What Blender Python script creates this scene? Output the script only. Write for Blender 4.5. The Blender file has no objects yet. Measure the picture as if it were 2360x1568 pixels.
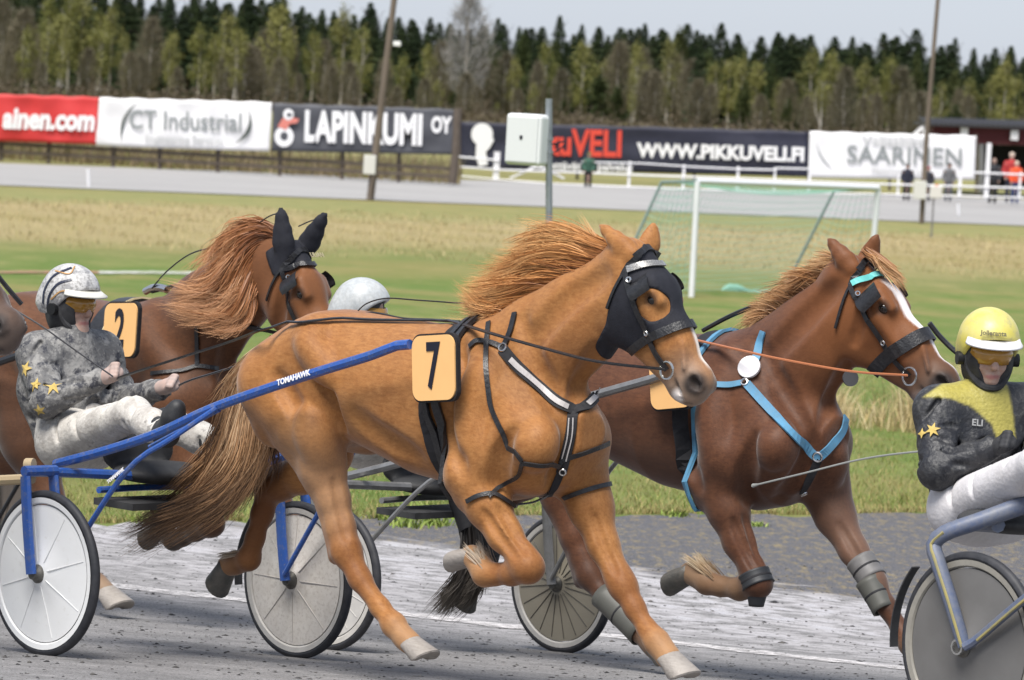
import bpy, math, random
import numpy as np
from mathutils import Vector, Matrix
from mathutils.bvhtree import BVHTree
random.seed(7); RNG = np.random.default_rng(7)
scn = bpy.context.scene
COL = scn.collection
# ------------------------------------------------------------------ camera, sky, sun, exposure
F = 10290.; CX, CY = 1180., 784.; CAMH = 2.6; ROLL = 0.056
PITCH = math.atan((784 - 160) / F)
_r0 = np.array([1, 0, 0.]); _fw = np.array([0, math.cos(PITCH), -math.sin(PITCH)]); _u0 = np.array([0, math.sin(PITCH), math.cos(PITCH)])
_R = _r0 * math.cos(ROLL) + _u0 * math.sin(ROLL); _U = _u0 * math.cos(ROLL) - _r0 * math.sin(ROLL); _C = np.array([0, 0, CAMH])
cam = bpy.data.cameras.new('camera'); camo = bpy.data.objects.new('camera', cam); COL.objects.link(camo)
M = Matrix.Identity(4)
for i in range(3):
    M[i][0] = _R[i]; M[i][1] = _U[i]; M[i][2] = -_fw[i]; M[i][3] = _C[i]
camo.matrix_world = M
cam.lens = 36 * F / 2360; cam.sensor_width = 36; cam.clip_end = 4000; cam.clip_start = .5
cam.dof.use_dof = True; cam.dof.focus_distance = 18.6; cam.dof.aperture_fstop = 7.6
scn.camera = camo
SUN_EL, SUN_AZ = math.radians(60), math.radians(204)      # azimuth clockwise from +Y (north)
w = bpy.data.worlds.new('World'); scn.world = w; w.use_nodes = True
nt = w.node_tree; nt.nodes.clear()
sky = nt.nodes.new('ShaderNodeTexSky'); sky.sky_type = 'NISHITA'; sky.sun_disc = False
sky.sun_elevation = SUN_EL; sky.sun_rotation = SUN_AZ; sky.dust_density = .6; sky.air_density = 1.0; sky.altitude = 60
hs = nt.nodes.new('ShaderNodeHueSaturation'); hs.inputs['Saturation'].default_value = .62; hs.inputs['Value'].default_value = 1.0
bg = nt.nodes.new('ShaderNodeBackground'); bg.inputs['Strength'].default_value = .080
ow = nt.nodes.new('ShaderNodeOutputWorld')
cl = nt.nodes.new('ShaderNodeMix'); cl.data_type = 'RGBA'; cl.inputs[0].default_value = .72; cl.inputs[7].default_value = (3.3, 3.75, 4.7, 1)      # thin even cloud over the blue
nt.links.new(sky.outputs[0], hs.inputs['Color']); nt.links.new(hs.outputs[0], cl.inputs[6]); nt.links.new(cl.outputs[2], bg.inputs[0]); nt.links.new(bg.outputs[0], ow.inputs[0])
sl = bpy.data.lights.new('sun', 'SUN'); sl.energy = 2.7; sl.angle = math.radians(30); sl.color = (1, .96, .9)
so = bpy.data.objects.new('sun', sl); COL.objects.link(so)
sd = Vector((math.sin(SUN_AZ) * math.cos(SUN_EL), math.cos(SUN_AZ) * math.cos(SUN_EL), math.sin(SUN_EL)))
so.rotation_euler = (-sd).to_track_quat('-Z', 'Y').to_euler()
scn.view_settings.view_transform = 'Standard'; scn.view_settings.look = 'None'; scn.view_settings.gamma = 1
scn.view_settings.exposure = 1.0
scn.cycles.use_denoising = True; scn.cycles.max_bounces = 6; scn.cycles.transparent_max_bounces = 24
# ------------------------------------------------------------------ geometry of the view (pixel -> world)
EY = [0, 14, 17, 19, 22.8, 25, 31, 50, 91, 150, 220, 3000]; EE = [1.4, .42, .17, 0, -.33, -.42, -.47, -.95, -1.9, -2.3, -2.5, -2.5]
_gy = np.concatenate([np.arange(0, 140, .25), np.arange(140, 3001, 20)])
_ge = np.interp(_gy, EY, EE)
_k = np.ones(9) / 9; _ge[4:520] = np.convolve(_ge[:524], _k, 'valid')[:516]
def elev(y): return np.interp(y, _gy, _ge)
def ray(x, y): return _fw + (x - CX) / F * _R - (y - CY) / F * _U
def P(x, y, Y):
    d = ray(x, y); return _C + d * (Y / d[1])
_tt = np.concatenate([np.linspace(8, 60, 5200), np.linspace(60, 800, 7400)])
def G(x, y):
    d = ray(x, y); q = _C[None] + d[None] * _tt[:, None]
    i = int(np.argmax(q[:, 2] < elev(q[:, 1]))); return q[i]
class Frame:
    """a thing's own frame: x forward along its heading, y to its left, z up"""
    def __init__(s, O, th, z0=0.):
        t = math.radians(th); s.th = t
        s.h = np.array([math.cos(t), -math.sin(t), 0]); s.l = np.array([math.sin(t), math.cos(t), 0]); s.O = np.array([O[0], O[1], z0])
    def L(s, x, y, w=0.):
        d = ray(x, y); o = s.O + s.l * w; t = ((o - _C) @ s.l) / (d @ s.l); q = _C + d * t - s.O
        return np.array([q @ s.h, w, q[2]])
    def W(s, q):
        q = np.asarray(q, float); return s.O + s.h * q[0] + s.l * q[1] + np.array([0, 0, q[2]])
    def toL(s, p):
        q = np.asarray(p, float) - s.O; return np.array([q @ s.h, q @ s.l, q[2]])
    def mat(s): return Matrix.Translation(Vector(s.O)) @ Matrix.Rotation(-s.th, 4, 'Z')
# ------------------------------------------------------------------ objects
def link(o, parent=None):
    COL.objects.link(o)
    if parent is not None: o.parent = parent
    return o
def tag(o, label=None, cat=None, group=None, kind=None):
    if label: o['label'] = label
    if cat: o['category'] = cat
    if group: o['group'] = group
    if kind: o['kind'] = kind
    return o
def empty(name, label=None, cat=None, group=None, mat=None):
    o = bpy.data.objects.new(name, None); COL.objects.link(o); o.empty_display_size = .2
    if mat is not None: o.matrix_world = mat
    return tag(o, label, cat, group)
def mesh(name, v, f, mat=None, parent=None, smooth=True, kind=None):
    me = bpy.data.meshes.new(name)
    if isinstance(f, np.ndarray) and len(f):
        v = np.asarray(v, np.float32); n = f.shape[1]
        me.vertices.add(len(v)); me.vertices.foreach_set('co', v.ravel())
        me.loops.add(f.size); me.loops.foreach_set('vertex_index', f.ravel().astype(np.int32))
        me.polygons.add(len(f)); me.polygons.foreach_set('loop_start', np.arange(0, f.size, n, dtype=np.int32))
        me.polygons.foreach_set('loop_total', np.full(len(f), n, np.int32)); me.update(calc_edges=True); me.validate()
    else:
        me.from_pydata([tuple(map(float, q)) for q in v], [], [tuple(map(int, q)) for q in f]); me.update()
    if smooth: me.polygons.foreach_set('use_smooth', np.ones(len(me.polygons), bool))
    o = bpy.data.objects.new(name, me)
    if mat: me.materials.append(mat)
    if kind: o['kind'] = kind
    return link(o, parent)
def vcol(o, name, arr):
    a = o.data.attributes.new(name, 'FLOAT_COLOR', 'POINT'); a.data.foreach_set('color', np.asarray(arr, np.float32).ravel())
class MB:
    """collects boxes, tubes and plates; build() links them as one mesh"""
    def __init__(s): s.v = []; s.f = []
    def add(s, v, f):
        n = len(s.v); s.v += [tuple(map(float, q)) for q in v]; s.f += [tuple(int(i) + n for i in q) for q in f]; return s
    def box(s, c, d, R=None):
        c = np.asarray(c, float); d = np.asarray(d, float) / 2
        v = np.array([[x, y, z] for x in (-1, 1) for y in (-1, 1) for z in (-1, 1)]) * d
        if R is not None: v = v @ np.asarray(R).T
        return s.add(v + c, [(0, 1, 3, 2), (4, 6, 7, 5), (0, 4, 5, 1), (2, 3, 7, 6), (0, 2, 6, 4), (1, 5, 7, 3)])
    def tube(s, pts, r, n=8, cap=True, flat=1., up=None):
        v, f = tube_vf(pts, r, n, cap, flat, up); return s.add(v, f)
    def build(s, name, mat=None, parent=None, smooth=True, kind=None, bevel=0):
        o = mesh(name, s.v, s.f, mat, parent, smooth, kind)
        if bevel:
            m = o.modifiers.new('bevel', 'BEVEL'); m.width = bevel; m.segments = 2; m.limit_method = 'ANGLE'
        if smooth: auto_smooth(o)
        return o
def auto_smooth(o, ang=40):
    try: o.data.set_sharp_from_angle(angle=math.radians(ang))
    except Exception: pass
def tube_vf(pts, r, n=8, cap=True, flat=1., up=None):
    pts = np.asarray(pts, float); m = len(pts); r = np.broadcast_to(np.asarray(r, float), (m,))
    T = np.gradient(pts, axis=0) if m > 2 else np.repeat((pts[1] - pts[0])[None], 2, 0)
    T /= np.linalg.norm(T, axis=1)[:, None] + 1e-12
    u = np.array(up if up is not None else (0, 0, 1.), float)
    if abs(T[0] @ u) > .95 and up is None: u = np.array([1., 0, 0])
    V = []
    for i in range(m):
        u = u - T[i] * (u @ T[i]); u /= np.linalg.norm(u) + 1e-12; b = np.cross(T[i], u)
        for k in range(n):
            a = 2 * math.pi * k / n; V.append(pts[i] + r[i] * (math.cos(a) * u * flat + math.sin(a) * b))
    Fc = [(i * n + k, i * n + (k + 1) % n, (i + 1) * n + (k + 1) % n, (i + 1) * n + k) for i in range(m - 1) for k in range(n)]
    if cap: Fc += [tuple(range(n - 1, -1, -1)), tuple((m - 1) * n + k for k in range(n))]
    return V, Fc
def spline(pts, n):
    """Catmull-Rom through pts, resampled to n points of even length"""
    p = np.asarray(pts, float)
    if len(p) == 2: return p[0] + (p[1] - p[0]) * np.linspace(0, 1, n)[:, None]
    q = np.vstack([2 * p[0] - p[1], p, 2 * p[-1] - p[-2]]); out = []
    for i in range(1, len(q) - 2):
        t = np.linspace(0, 1, 14, endpoint=False)[:, None]; a, b, c, d = q[i - 1:i + 3]
        out.append(.5 * (2 * b + (c - a) * t + (2 * a - 5 * b + 4 * c - d) * t ** 2 + (3 * b - a - 3 * c + d) * t ** 3))
    out = np.vstack(out + [p[-1:]]); L = np.concatenate([[0], np.cumsum(np.linalg.norm(np.diff(out, axis=0), axis=1))])
    s = np.linspace(0, L[-1], n); return np.stack([np.interp(s, L, out[:, k]) for k in range(out.shape[1])], 1)
# ------------------------------------------------------------------ materials
def mat(name, col=(.5, .5, .5), rough=.6, metal=0., noise=None, bump=0., bscale=40., spec=.5, attr=None, coat=0., stops=None, trans=0., sheen=0.):
    """principled; noise=(scale, colour2, amount) mottles the colour; attr = colour attribute whose alpha lays its colour over"""
    m = bpy.data.materials.new(name); m.use_nodes = True; t = m.node_tree; N, Lk = t.nodes, t.links; b = N['Principled BSDF']
    b.inputs['Roughness'].default_value = rough; b.inputs['Metallic'].default_value = metal; b.inputs['Specular IOR Level'].default_value = spec
    if coat: b.inputs['Coat Weight'].default_value = coat
    if sheen: b.inputs['Sheen Weight'].default_value = sheen; b.inputs['Sheen Roughness'].default_value = .4
    if trans: b.inputs['Transmission Weight'].default_value = trans
    c = N.new('ShaderNodeRGB'); c.outputs[0].default_value = (*col, 1); out = c.outputs[0]
    tc = N.new('ShaderNodeTexCoord')
    for nz in (noise if isinstance(noise, list) else [noise] if noise else []):
        tx = N.new('ShaderNodeTexNoise'); tx.inputs['Scale'].default_value = nz[0]; tx.inputs['Detail'].default_value = 6; tx.inputs['Roughness'].default_value = .65
        src = tc.outputs['Object']
        if len(nz) > 3:
            mp = N.new('ShaderNodeMapping'); mp.inputs['Scale'].default_value = nz[3]; Lk.new(src, mp.inputs[0]); src = mp.outputs[0]
        Lk.new(src, tx.inputs['Vector'])
        rp = N.new('ShaderNodeValToRGB'); a, z = (nz[4] if len(nz) > 4 else (.35, .68)); rp.color_ramp.elements[0].position = a; rp.color_ramp.elements[1].position = z
        rp.color_ramp.elements[1].color = (nz[2], nz[2], nz[2], 1); rp.color_ramp.elements[0].color = (0, 0, 0, 1)
        Lk.new(tx.outputs[0], rp.inputs[0])
        mx = N.new('ShaderNodeMix'); mx.data_type = 'RGBA'; Lk.new(rp.outputs[0], mx.inputs[0]); Lk.new(out, mx.inputs[6]); mx.inputs[7].default_value = (*nz[1], 1); out = mx.outputs[2]
    if attr:
        at = N.new('ShaderNodeAttribute'); at.attribute_name = attr
        mx = N.new('ShaderNodeMix'); mx.data_type = 'RGBA'; Lk.new(at.outputs['Alpha'], mx.inputs[0]); Lk.new(out, mx.inputs[6]); Lk.new(at.outputs['Color'], mx.inputs[7]); out = mx.outputs[2]
    Lk.new(out, b.inputs['Base Color'])
    if bump:
        tx = N.new('ShaderNodeTexNoise'); tx.inputs['Scale'].default_value = bscale; tx.inputs['Detail'].default_value = 5; Lk.new(tc.outputs['Object'], tx.inputs['Vector'])
        bp = N.new('ShaderNodeBump'); bp.inputs['Strength'].default_value = bump; bp.inputs['Distance'].default_value = .02; Lk.new(tx.outputs[0], bp.inputs['Height']); Lk.new(bp.outputs[0], b.inputs['Normal'])
    return m
MATS = {}
def mt(name, *a, **k):
    if name not in MATS: MATS[name] = mat(name, *a, **k)
    return MATS[name]
# ------------------------------------------------------------------ smooth solids (distance fields -> surface nets)
class Solid:
    def __init__(s): s.p = []
    def cone(s, a, b, ra, rb, k=.04, sc=None, sub=False):
        s.p.append(('c', np.asarray(a, float), np.asarray(b, float), ra, rb, k, sc, sub)); return s
    def chain(s, pts, rs, k=.04, sc=None):
        for i in range(len(pts) - 1): s.cone(pts[i], pts[i + 1], rs[i], rs[i + 1], k, sc)
        return s
    def ell(s, c, r, k=.04, R=None, sub=False):
        s.p.append(('e', np.asarray(c, float), np.asarray(r, float), R, None, k, None, sub)); return s
    def loft(s, st, k=.04):
        """st: rows (x, zbottom, ztop, halfwidth, z of widest as fraction)"""
        s.p.append(('l', np.asarray(st, float), None, None, None, k, None, False)); return s
    def bounds(s, q):
        ty = q[0]
        if ty == 'c':
            r = max(q[3], q[4]) * (1 if q[6] is None else max(1, q[6][0]))
            lo = np.minimum(q[1], q[2]) - r; hi = np.maximum(q[1], q[2]) + r
        elif ty == 'e':
            r = np.max(q[2]) if q[3] is not None else q[2]; lo = q[1] - r; hi = q[1] + r
        else:
            st = q[1]; lo = np.array([st[:, 0].min(), -st[:, 3].max(), st[:, 1].min()]); hi = np.array([st[:, 0].max(), st[:, 3].max(), st[:, 2].max()])
        return lo, hi
    def field(s, vox):
        bs = [s.bounds(q) for q in s.p if not q[7]]
        lo = np.min([b[0] for b in bs], 0) - 3 * vox; hi = np.max([b[1] for b in bs], 0) + 3 * vox
        n = np.ceil((hi - lo) / vox).astype(int) + 1; D = np.full(n, .5, np.float32)
        ax = [lo[i] + vox * np.arange(n[i]) for i in range(3)]
        for q in s.p:
            ty, k = q[0], q[5]; b0, b1 = s.bounds(q); mg = k + 2 * vox
            i0 = np.maximum(np.floor((b0 - mg - lo) / vox).astype(int), 0); i1 = np.minimum(np.ceil((b1 + mg - lo) / vox).astype(int) + 1, n)
            if np.any(i1 <= i0): continue
            sl_ = tuple(slice(i0[i], i1[i]) for i in range(3))
            X = ax[0][sl_[0]][:, None, None].astype(np.float32); Y = ax[1][sl_[1]][None, :, None].astype(np.float32); Z = ax[2][sl_[2]][None, None, :].astype(np.float32)
            if ty == 'c':
                a, b = q[1], q[2]; x, y, z = np.broadcast_arrays(X - a[0], Y - a[1], Z - a[2]); ba = b - a
                if q[6] is not None:      # flattened (or widened) along one axis
                    sf, nn = q[6][0], nrm(q[6][1]); g = (x * nn[0] + y * nn[1] + z * nn[2]) * (1 / sf - 1)
                    x, y, z = x + g * nn[0], y + g * nn[1], z + g * nn[2]; ba = ba + nn * (ba @ nn) * (1 / sf - 1)
                l2 = ba @ ba + 1e-12
                t = np.clip((x * ba[0] + y * ba[1] + z * ba[2]) / l2, 0, 1)
                d = np.sqrt((x - t * ba[0]) ** 2 + (y - t * ba[1]) ** 2 + (z - t * ba[2]) ** 2) - (q[3] + (q[4] - q[3]) * t)
                d = d * (1. if q[6] is None else min(1., q[6][0]) ** .5)
            elif ty == 'e':
                x, y, z = np.broadcast_arrays(X - q[1][0], Y - q[1][1], Z - q[1][2])
                if q[3] is not None:
                    Rm = np.asarray(q[3]); x, y, z = (x * Rm[0][i] + y * Rm[1][i] + z * Rm[2][i] for i in range(3))
                r = q[2]; k0 = np.sqrt((x / r[0]) ** 2 + (y / r[1]) ** 2 + (z / r[2]) ** 2); k1 = np.sqrt((x / r[0] ** 2) ** 2 + (y / r[1] ** 2) ** 2 + (z / r[2] ** 2) ** 2) + 1e-6
                d = k0 * (k0 - 1) / k1
            else:
                st = q[1]; xs = X[:, 0, 0]; zb = np.interp(xs, st[:, 0], st[:, 1]); zt = np.interp(xs, st[:, 0], st[:, 2]); hw = np.interp(xs, st[:, 0], st[:, 3]); fr = np.interp(xs, st[:, 0], st[:, 4])
                zc = (zb + (zt - zb) * fr)[:, None, None]; ht = np.maximum(zt[:, None, None] - zc, .004); hb = np.maximum(zc - zb[:, None, None], .004); hw = np.maximum(hw, .004)[:, None, None]
                dz = Z - zc; hh = np.where(dz > 0, ht, hb); k0 = np.sqrt((Y / hw) ** 2 + (dz / hh) ** 2)
                k1 = np.sqrt((Y / hw ** 2) ** 2 + (dz / hh ** 2) ** 2) + 1e-6; d = k0 * (k0 - 1) / k1
                ex = np.maximum(st[0, 0] - X, X - st[-1, 0]); d = np.where(ex > 0, np.maximum(d, ex), d)
            S = D[sl_]; d = d.astype(np.float32)
            if q[7]:
                h = np.maximum(k - np.abs(S + d), 0) / max(k, 1e-6); D[sl_] = np.maximum(S, -d) + h * h * k * .25
            else:
                h = np.maximum(k - np.abs(S - d), 0) / max(k, 1e-6); D[sl_] = np.minimum(S, d) - h * h * k * .25
        return D, lo
    def vf(s, vox=.012, smooth=2):
        D, lo = s.field(vox); V, Q = surface_nets(D); V = V * vox + lo
        if smooth: V = relax(V, Q, smooth)
        return V, Q
def surface_nets(D):
    n = np.array(D.shape) - 1; ins = D < 0
    c = [ins[i:i + n[0], j:j + n[1], k:k + n[2]] for i in (0, 1) for j in (0, 1) for k in (0, 1)]
    sm = np.zeros(n, np.int8)
    for q in c: sm += q
    cells = np.argwhere((sm > 0) & (sm < 8)); idx = np.full(n, -1, np.int64); idx[tuple(cells.T)] = np.arange(len(cells))
    off = np.array([(i, j, k) for i in (0, 1) for j in (0, 1) for k in (0, 1)]); vals = np.stack([D[tuple((cells + o).T)] for o in off], 1)
    acc = np.zeros((len(cells), 3)); cnt = np.zeros(len(cells))
    for a in range(8):
        for b in range(a + 1, 8):
            if np.abs(off[a] - off[b]).sum() != 1: continue
            m = (vals[:, a] < 0) != (vals[:, b] < 0); t = vals[m, a] / (vals[m, a] - vals[m, b])
            acc[m] += off[a] + t[:, None] * (off[b] - off[a]); cnt[m] += 1
    V = cells + acc / cnt[:, None]; Q = []
    for ax in range(3):
        A = np.moveaxis(ins, ax, 0); e0 = A[:-1, 1:-1, 1:-1]; e1 = A[1:, 1:-1, 1:-1]; w_ = np.argwhere(e0 != e1); fl = e0[tuple(w_.T)]
        o1, o2 = [(1, 2), (2, 0), (0, 1)][ax]
        bpos = np.zeros((len(w_), 3), int); rest = [i for i in range(3) if i != ax]; bpos[:, ax] = w_[:, 0]; bpos[:, rest[0]] = w_[:, 1] + 1; bpos[:, rest[1]] = w_[:, 2] + 1
        u = np.zeros(3, int); u[o1] = 1; v = np.zeros(3, int); v[o2] = 1
        q = np.stack([idx[tuple((bpos - u - v).T)], idx[tuple((bpos - v).T)], idx[tuple(bpos.T)], idx[tuple((bpos - u).T)]], 1)
        q[~fl] = q[~fl][:, ::-1]; Q.append(q)
    Q = np.vstack(Q); return V, Q[(Q >= 0).all(1)]
def relax(V, Q, it=2, lam=.5):
    E = np.vstack([Q[:, [0, 1]], Q[:, [1, 2]], Q[:, [2, 3]], Q[:, [3, 0]]]); deg = np.bincount(E[:, 0], minlength=len(V)) + np.bincount(E[:, 1], minlength=len(V))
    for i in range(it):
        for l_ in (lam, -lam * .9):
            S = np.stack([np.bincount(E[:, 0], V[E[:, 1], k], len(V)) + np.bincount(E[:, 1], V[E[:, 0], k], len(V)) for k in range(3)], 1)
            V = V + l_ * (S / np.maximum(deg, 1)[:, None] - V)
    return V
# ------------------------------------------------------------------ straps that lie on a surface, hair
class Surf:
    def __init__(s, V, Q, fr=None):
        W = V if fr is None else (fr.O + np.outer(V[:, 0], fr.h) + np.outer(V[:, 1], fr.l) + np.outer(V[:, 2], [0, 0, 1]))
        s.t = BVHTree.FromPolygons([tuple(q) for q in W.tolist()], Q.tolist()); s.fr = fr
    def cast(s, x, y):
        d = Vector(ray(x, y)).normalized(); h = s.t.ray_cast(Vector(_C), d)
        return (None, None) if h[0] is None else (np.array(h[0]), np.array(h[1]))
    def path(s, px, n=24, off=.006):
        """pixel polyline laid on the surface, in world space with normals"""
        pts, ns = [], []
        for x, y in spline(px, n):
            p, nn = s.cast(x, y); pts.append(p); ns.append(nn)
        ok = [i for i in range(n) if pts[i] is not None]
        if not ok: raise ValueError('strap misses ' + str(px[:2]))
        for i in range(n):
            if pts[i] is None:
                j = min(ok, key=lambda k: abs(k - i)); d = ray(*spline(px, n)[i]); t = ((pts[j] - _C) @ _fw) / (d @ _fw); pts[i] = _C + d * t; ns[i] = ns[j]
        pts = np.array(pts); ns = np.array(ns)
        for it in range(3):      # even out the depth a little: leather spans small hollows
            m = (pts[:-2] + pts[2:]) / 2; dd = np.einsum('ij,ij->i', m - pts[1:-1], ns[1:-1]); pts[1:-1] += ns[1:-1] * np.maximum(dd, 0)[:, None] * .7
            ns[1:-1] = ns[:-2] + ns[1:-1] + ns[2:]; ns /= np.linalg.norm(ns, axis=1)[:, None]
        return pts + ns * off, ns
    def ring(s, c, u, v, n=40, off=.006, maxr=1.):
        """closed loop round a limb or the trunk: c centre, u, v plane axes (frame coords)"""
        fr = s.fr; c = fr.W(c); R_ = np.stack([fr.h, fr.l, [0, 0, 1.]]); u = np.asarray(u, float) @ R_; v = np.asarray(v, float) @ R_
        pts, ns = [], []
        for i in range(n + 1):
            a = 2 * math.pi * i / n; d = u * math.cos(a) + v * math.sin(a); h = s.t.ray_cast(Vector(c), Vector(d), maxr)
            if h[0] is None: pts.append(pts[-1] if pts else c + d * .1); ns.append(d)
            else: pts.append(np.array(h[0])); nn = np.array(h[1]); ns.append(nn if nn @ d > 0 else -nn)
        pts = np.array(pts); ns = np.array(ns)
        return pts + ns * off, ns
def ribbon(mb, pts, ns, wd, th=.005):
    pts = np.asarray(pts); m = len(pts); T = np.gradient(pts, axis=0); wd = np.broadcast_to(np.asarray(wd, float), (m,))
    S = np.cross(ns, T); S /= np.linalg.norm(S, axis=1)[:, None] + 1e-12; V = []
    for i in range(m):
        for a, b in ((-1, -1), (1, -1), (1, 1), (-1, 1)): V.append(pts[i] + S[i] * a * wd[i] / 2 + ns[i] * b * th / 2)
    Fc = [(i * 4 + k, i * 4 + (k + 1) % 4, i * 4 + 4 + (k + 1) % 4, i * 4 + 4 + k) for i in range(m - 1) for k in range(4)]
    Fc += [(3, 2, 1, 0), tuple((m - 1) * 4 + k for k in range(4))]
    mb.add(V, Fc); return mb
def toframe(o, parent):
    """mesh built in world space becomes a child of a placed empty"""
    o.data.transform(parent.matrix_world.inverted()); return o
def strap(name, surf, px, wd, m, parent, n=24, off=.006, th=.006):
    p, ns = surf.path(px, n, off); return toframe(ribbon(MB(), p, ns, wd, th).build(name, m, parent, smooth=False), parent)
def girth(name, surf, c, u, v, wd, m, parent, n=40, off=.006, th=.006):
    p, ns = surf.ring(c, u, v, n, off); return toframe(ribbon(MB(), p, ns, wd, th).build(name, m, parent, smooth=False), parent)
def hair(name, guides, n, m, parent, wd=.006, jit=.02, seg=9, curl=.0, flip=.5, seed=1, lenvar=.25):
    """strands spread between neighbouring guide curves (world space)"""
    rg = np.random.default_rng(seed); Gd = np.array([spline(g, seg) for g in guides]); ng = len(Gd); V = np.zeros((n, seg, 2, 3)); cl = np.zeros((n, seg, 2, 4))
    nc = max(12, n // 22); cu = rg.random(nc) * (ng - 1); cd = rg.normal(0, jit * 1.2, (nc, 3)); cw = rg.normal(0, 1, (nc, 3)); cln = 1 - lenvar * rg.random(nc) ** 1.5; cph = rg.random(nc) * 6.28; cto = rg.random(nc)
    for i in range(n):
        k = rg.integers(nc); u = float(np.clip(cu[k] + rg.normal(0, .12), 0, ng - 1.001)); a = min(int(u), ng - 2); t = u - a; c = Gd[a] * (1 - t) + Gd[a + 1] * t
        s = np.linspace(0, 1, seg)[:, None]; ln = cln[k] * (1 - .12 * rg.random())
        c = np.stack([np.interp(s[:, 0] * ln, s[:, 0], c[:, kk]) for kk in range(3)], 1)
        d0 = rg.normal(0, jit * .35, 3); d1 = cd[k] + rg.normal(0, jit * .45, 3); ph = cph[k] + rg.normal(0, .3)
        c = c + d0 + d1 * s ** 1.3 + curl * np.sin(s * 5.5 + ph) * cw[k] * s
        T = np.gradient(c, axis=0); vd = c - _C; side = np.cross(T, vd); side /= np.linalg.norm(side, axis=1)[:, None] + 1e-9
        ax = rg.normal(0, 1, 3); side = side + ax * .5; side /= np.linalg.norm(side, axis=1)[:, None]
        w_ = wd * (.6 + .8 * rg.random()) * (1 - s ** 2.2 * .9)
        V[i, :, 0] = c - side * w_ / 2; V[i, :, 1] = c + side * w_ / 2
        cl[i, :, :, 0] = s; cl[i, :, :, 1] = .6 * cto[k] + .4 * rg.random(); cl[i, :, :, 3] = 1
    b = (np.arange(n) * seg * 2)[:, None] + (np.arange(seg - 1) * 2)[None]; b = b.ravel()
    Fc = np.stack([b, b + 1, b + 3, b + 2], 1)
    o = mesh(name, V.reshape(-1, 3), Fc, m, parent); vcol(o, 'strand', cl.reshape(-1, 4)); return toframe(o, parent)
def hairmat(name, root, mid, tip, rough=.45):
    if name in MATS: return MATS[name]
    m = bpy.data.materials.new(name); m.use_nodes = True; t = m.node_tree; N, Lk = t.nodes, t.links; b = N['Principled BSDF']
    at = N.new('ShaderNodeAttribute'); at.attribute_name = 'strand'; sp = N.new('ShaderNodeSeparateColor'); Lk.new(at.outputs['Color'], sp.inputs[0])
    ad = N.new('ShaderNodeMath'); ad.operation = 'MULTIPLY_ADD'; Lk.new(sp.outputs[1], ad.inputs[0]); ad.inputs[1].default_value = .7; sb = N.new('ShaderNodeMath'); sb.operation = 'SUBTRACT'; Lk.new(sp.outputs[0], sb.inputs[0]); sb.inputs[1].default_value = .35; Lk.new(sb.outputs[0], ad.inputs[2])
    r = N.new('ShaderNodeValToRGB'); e = r.color_ramp.elements; e[0].color = (*root, 1); e[1].color = (*tip, 1); x = e.new(.5); x.color = (*mid, 1)
    Lk.new(ad.outputs[0], r.inputs[0]); Lk.new(r.outputs[0], b.inputs['Base Color']); b.inputs['Roughness'].default_value = rough; b.inputs['Specular IOR Level'].default_value = .35
    MATS[name] = m; return m
def text(name, s, size, m, parent, mtx, sx=1., off=0., ext=.002, align='CENTER', shear=0.):
    cu = bpy.data.curves.new(name, 'FONT'); cu.body = s; cu.size = size; cu.align_x = align; cu.align_y = 'CENTER'; cu.extrude = ext; cu.offset = off; cu.shear = shear; cu.resolution_u = 3
    to = bpy.data.objects.new(name, cu); COL.objects.link(to); dg = bpy.context.evaluated_depsgraph_get(); me = bpy.data.meshes.new_from_object(to.evaluated_get(dg)); COL.objects.unlink(to); bpy.data.objects.remove(to)
    me.transform(mtx @ Matrix.Diagonal((sx, 1, 1, 1))); me.materials.clear(); me.materials.append(m); o = bpy.data.objects.new(name, me); return link(o, parent)
def basis(o, x, y, z):
    m_ = Matrix.Identity(4)
    for i in range(3): m_[i][0] = x[i]; m_[i][1] = y[i]; m_[i][2] = z[i]; m_[i][3] = o[i]
    return m_
def nrm(v): v = np.asarray(v, float); return v / (np.linalg.norm(v) + 1e-12)
# ------------------------------------------------------------------ ground
def node_mat(name):
    m = bpy.data.materials.new(name); m.use_nodes = True; return m, m.node_tree.nodes, m.node_tree.links, m.node_tree.nodes['Principled BSDF']
def nz(N, Lk, src, scale, detail=6, rough=.6, stretch=None):
    if stretch:
        mp = N.new('ShaderNodeMapping'); mp.inputs['Scale'].default_value = stretch; Lk.new(src, mp.inputs[0]); src = mp.outputs[0]
    t = N.new('ShaderNodeTexNoise'); t.inputs['Scale'].default_value = scale; t.inputs['Detail'].default_value = detail; t.inputs['Roughness'].default_value = rough; Lk.new(src, t.inputs['Vector']); return t.outputs[0]
def ramp(N, Lk, src, stops):
    r = N.new('ShaderNodeValToRGB'); e = r.color_ramp.elements; e[0].position, c = stops[0]; e[0].color = (*c, 1) if isinstance(c, tuple) else (c, c, c, 1); e[1].position, c = stops[-1]; e[1].color = (*c, 1) if isinstance(c, tuple) else (c, c, c, 1)
    for p, c in stops[1:-1]: x = e.new(p); x.color = (*c, 1) if isinstance(c, tuple) else (c, c, c, 1)
    Lk.new(src, r.inputs[0]); return r.outputs[0]
def mix(N, Lk, f, a, b):
    x = N.new('ShaderNodeMix'); x.data_type = 'RGBA'
    for i, s in ((0, f), (6, a), (7, b)):
        if hasattr(s, 'node'): Lk.new(s, x.inputs[i])
        else: x.inputs[i].default_value = s if i == 0 else (*s, 1)
    return x.outputs[2]
def mth(N, Lk, op, a, b=0., c=None):
    x = N.new('ShaderNodeMath'); x.operation = op
    for i, s in enumerate((a, b, c)):
        if s is None: continue
        if hasattr(s, 'node'): Lk.new(s, x.inputs[i])
        else: x.inputs[i].default_value = s
    return x.outputs[0]
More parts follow.
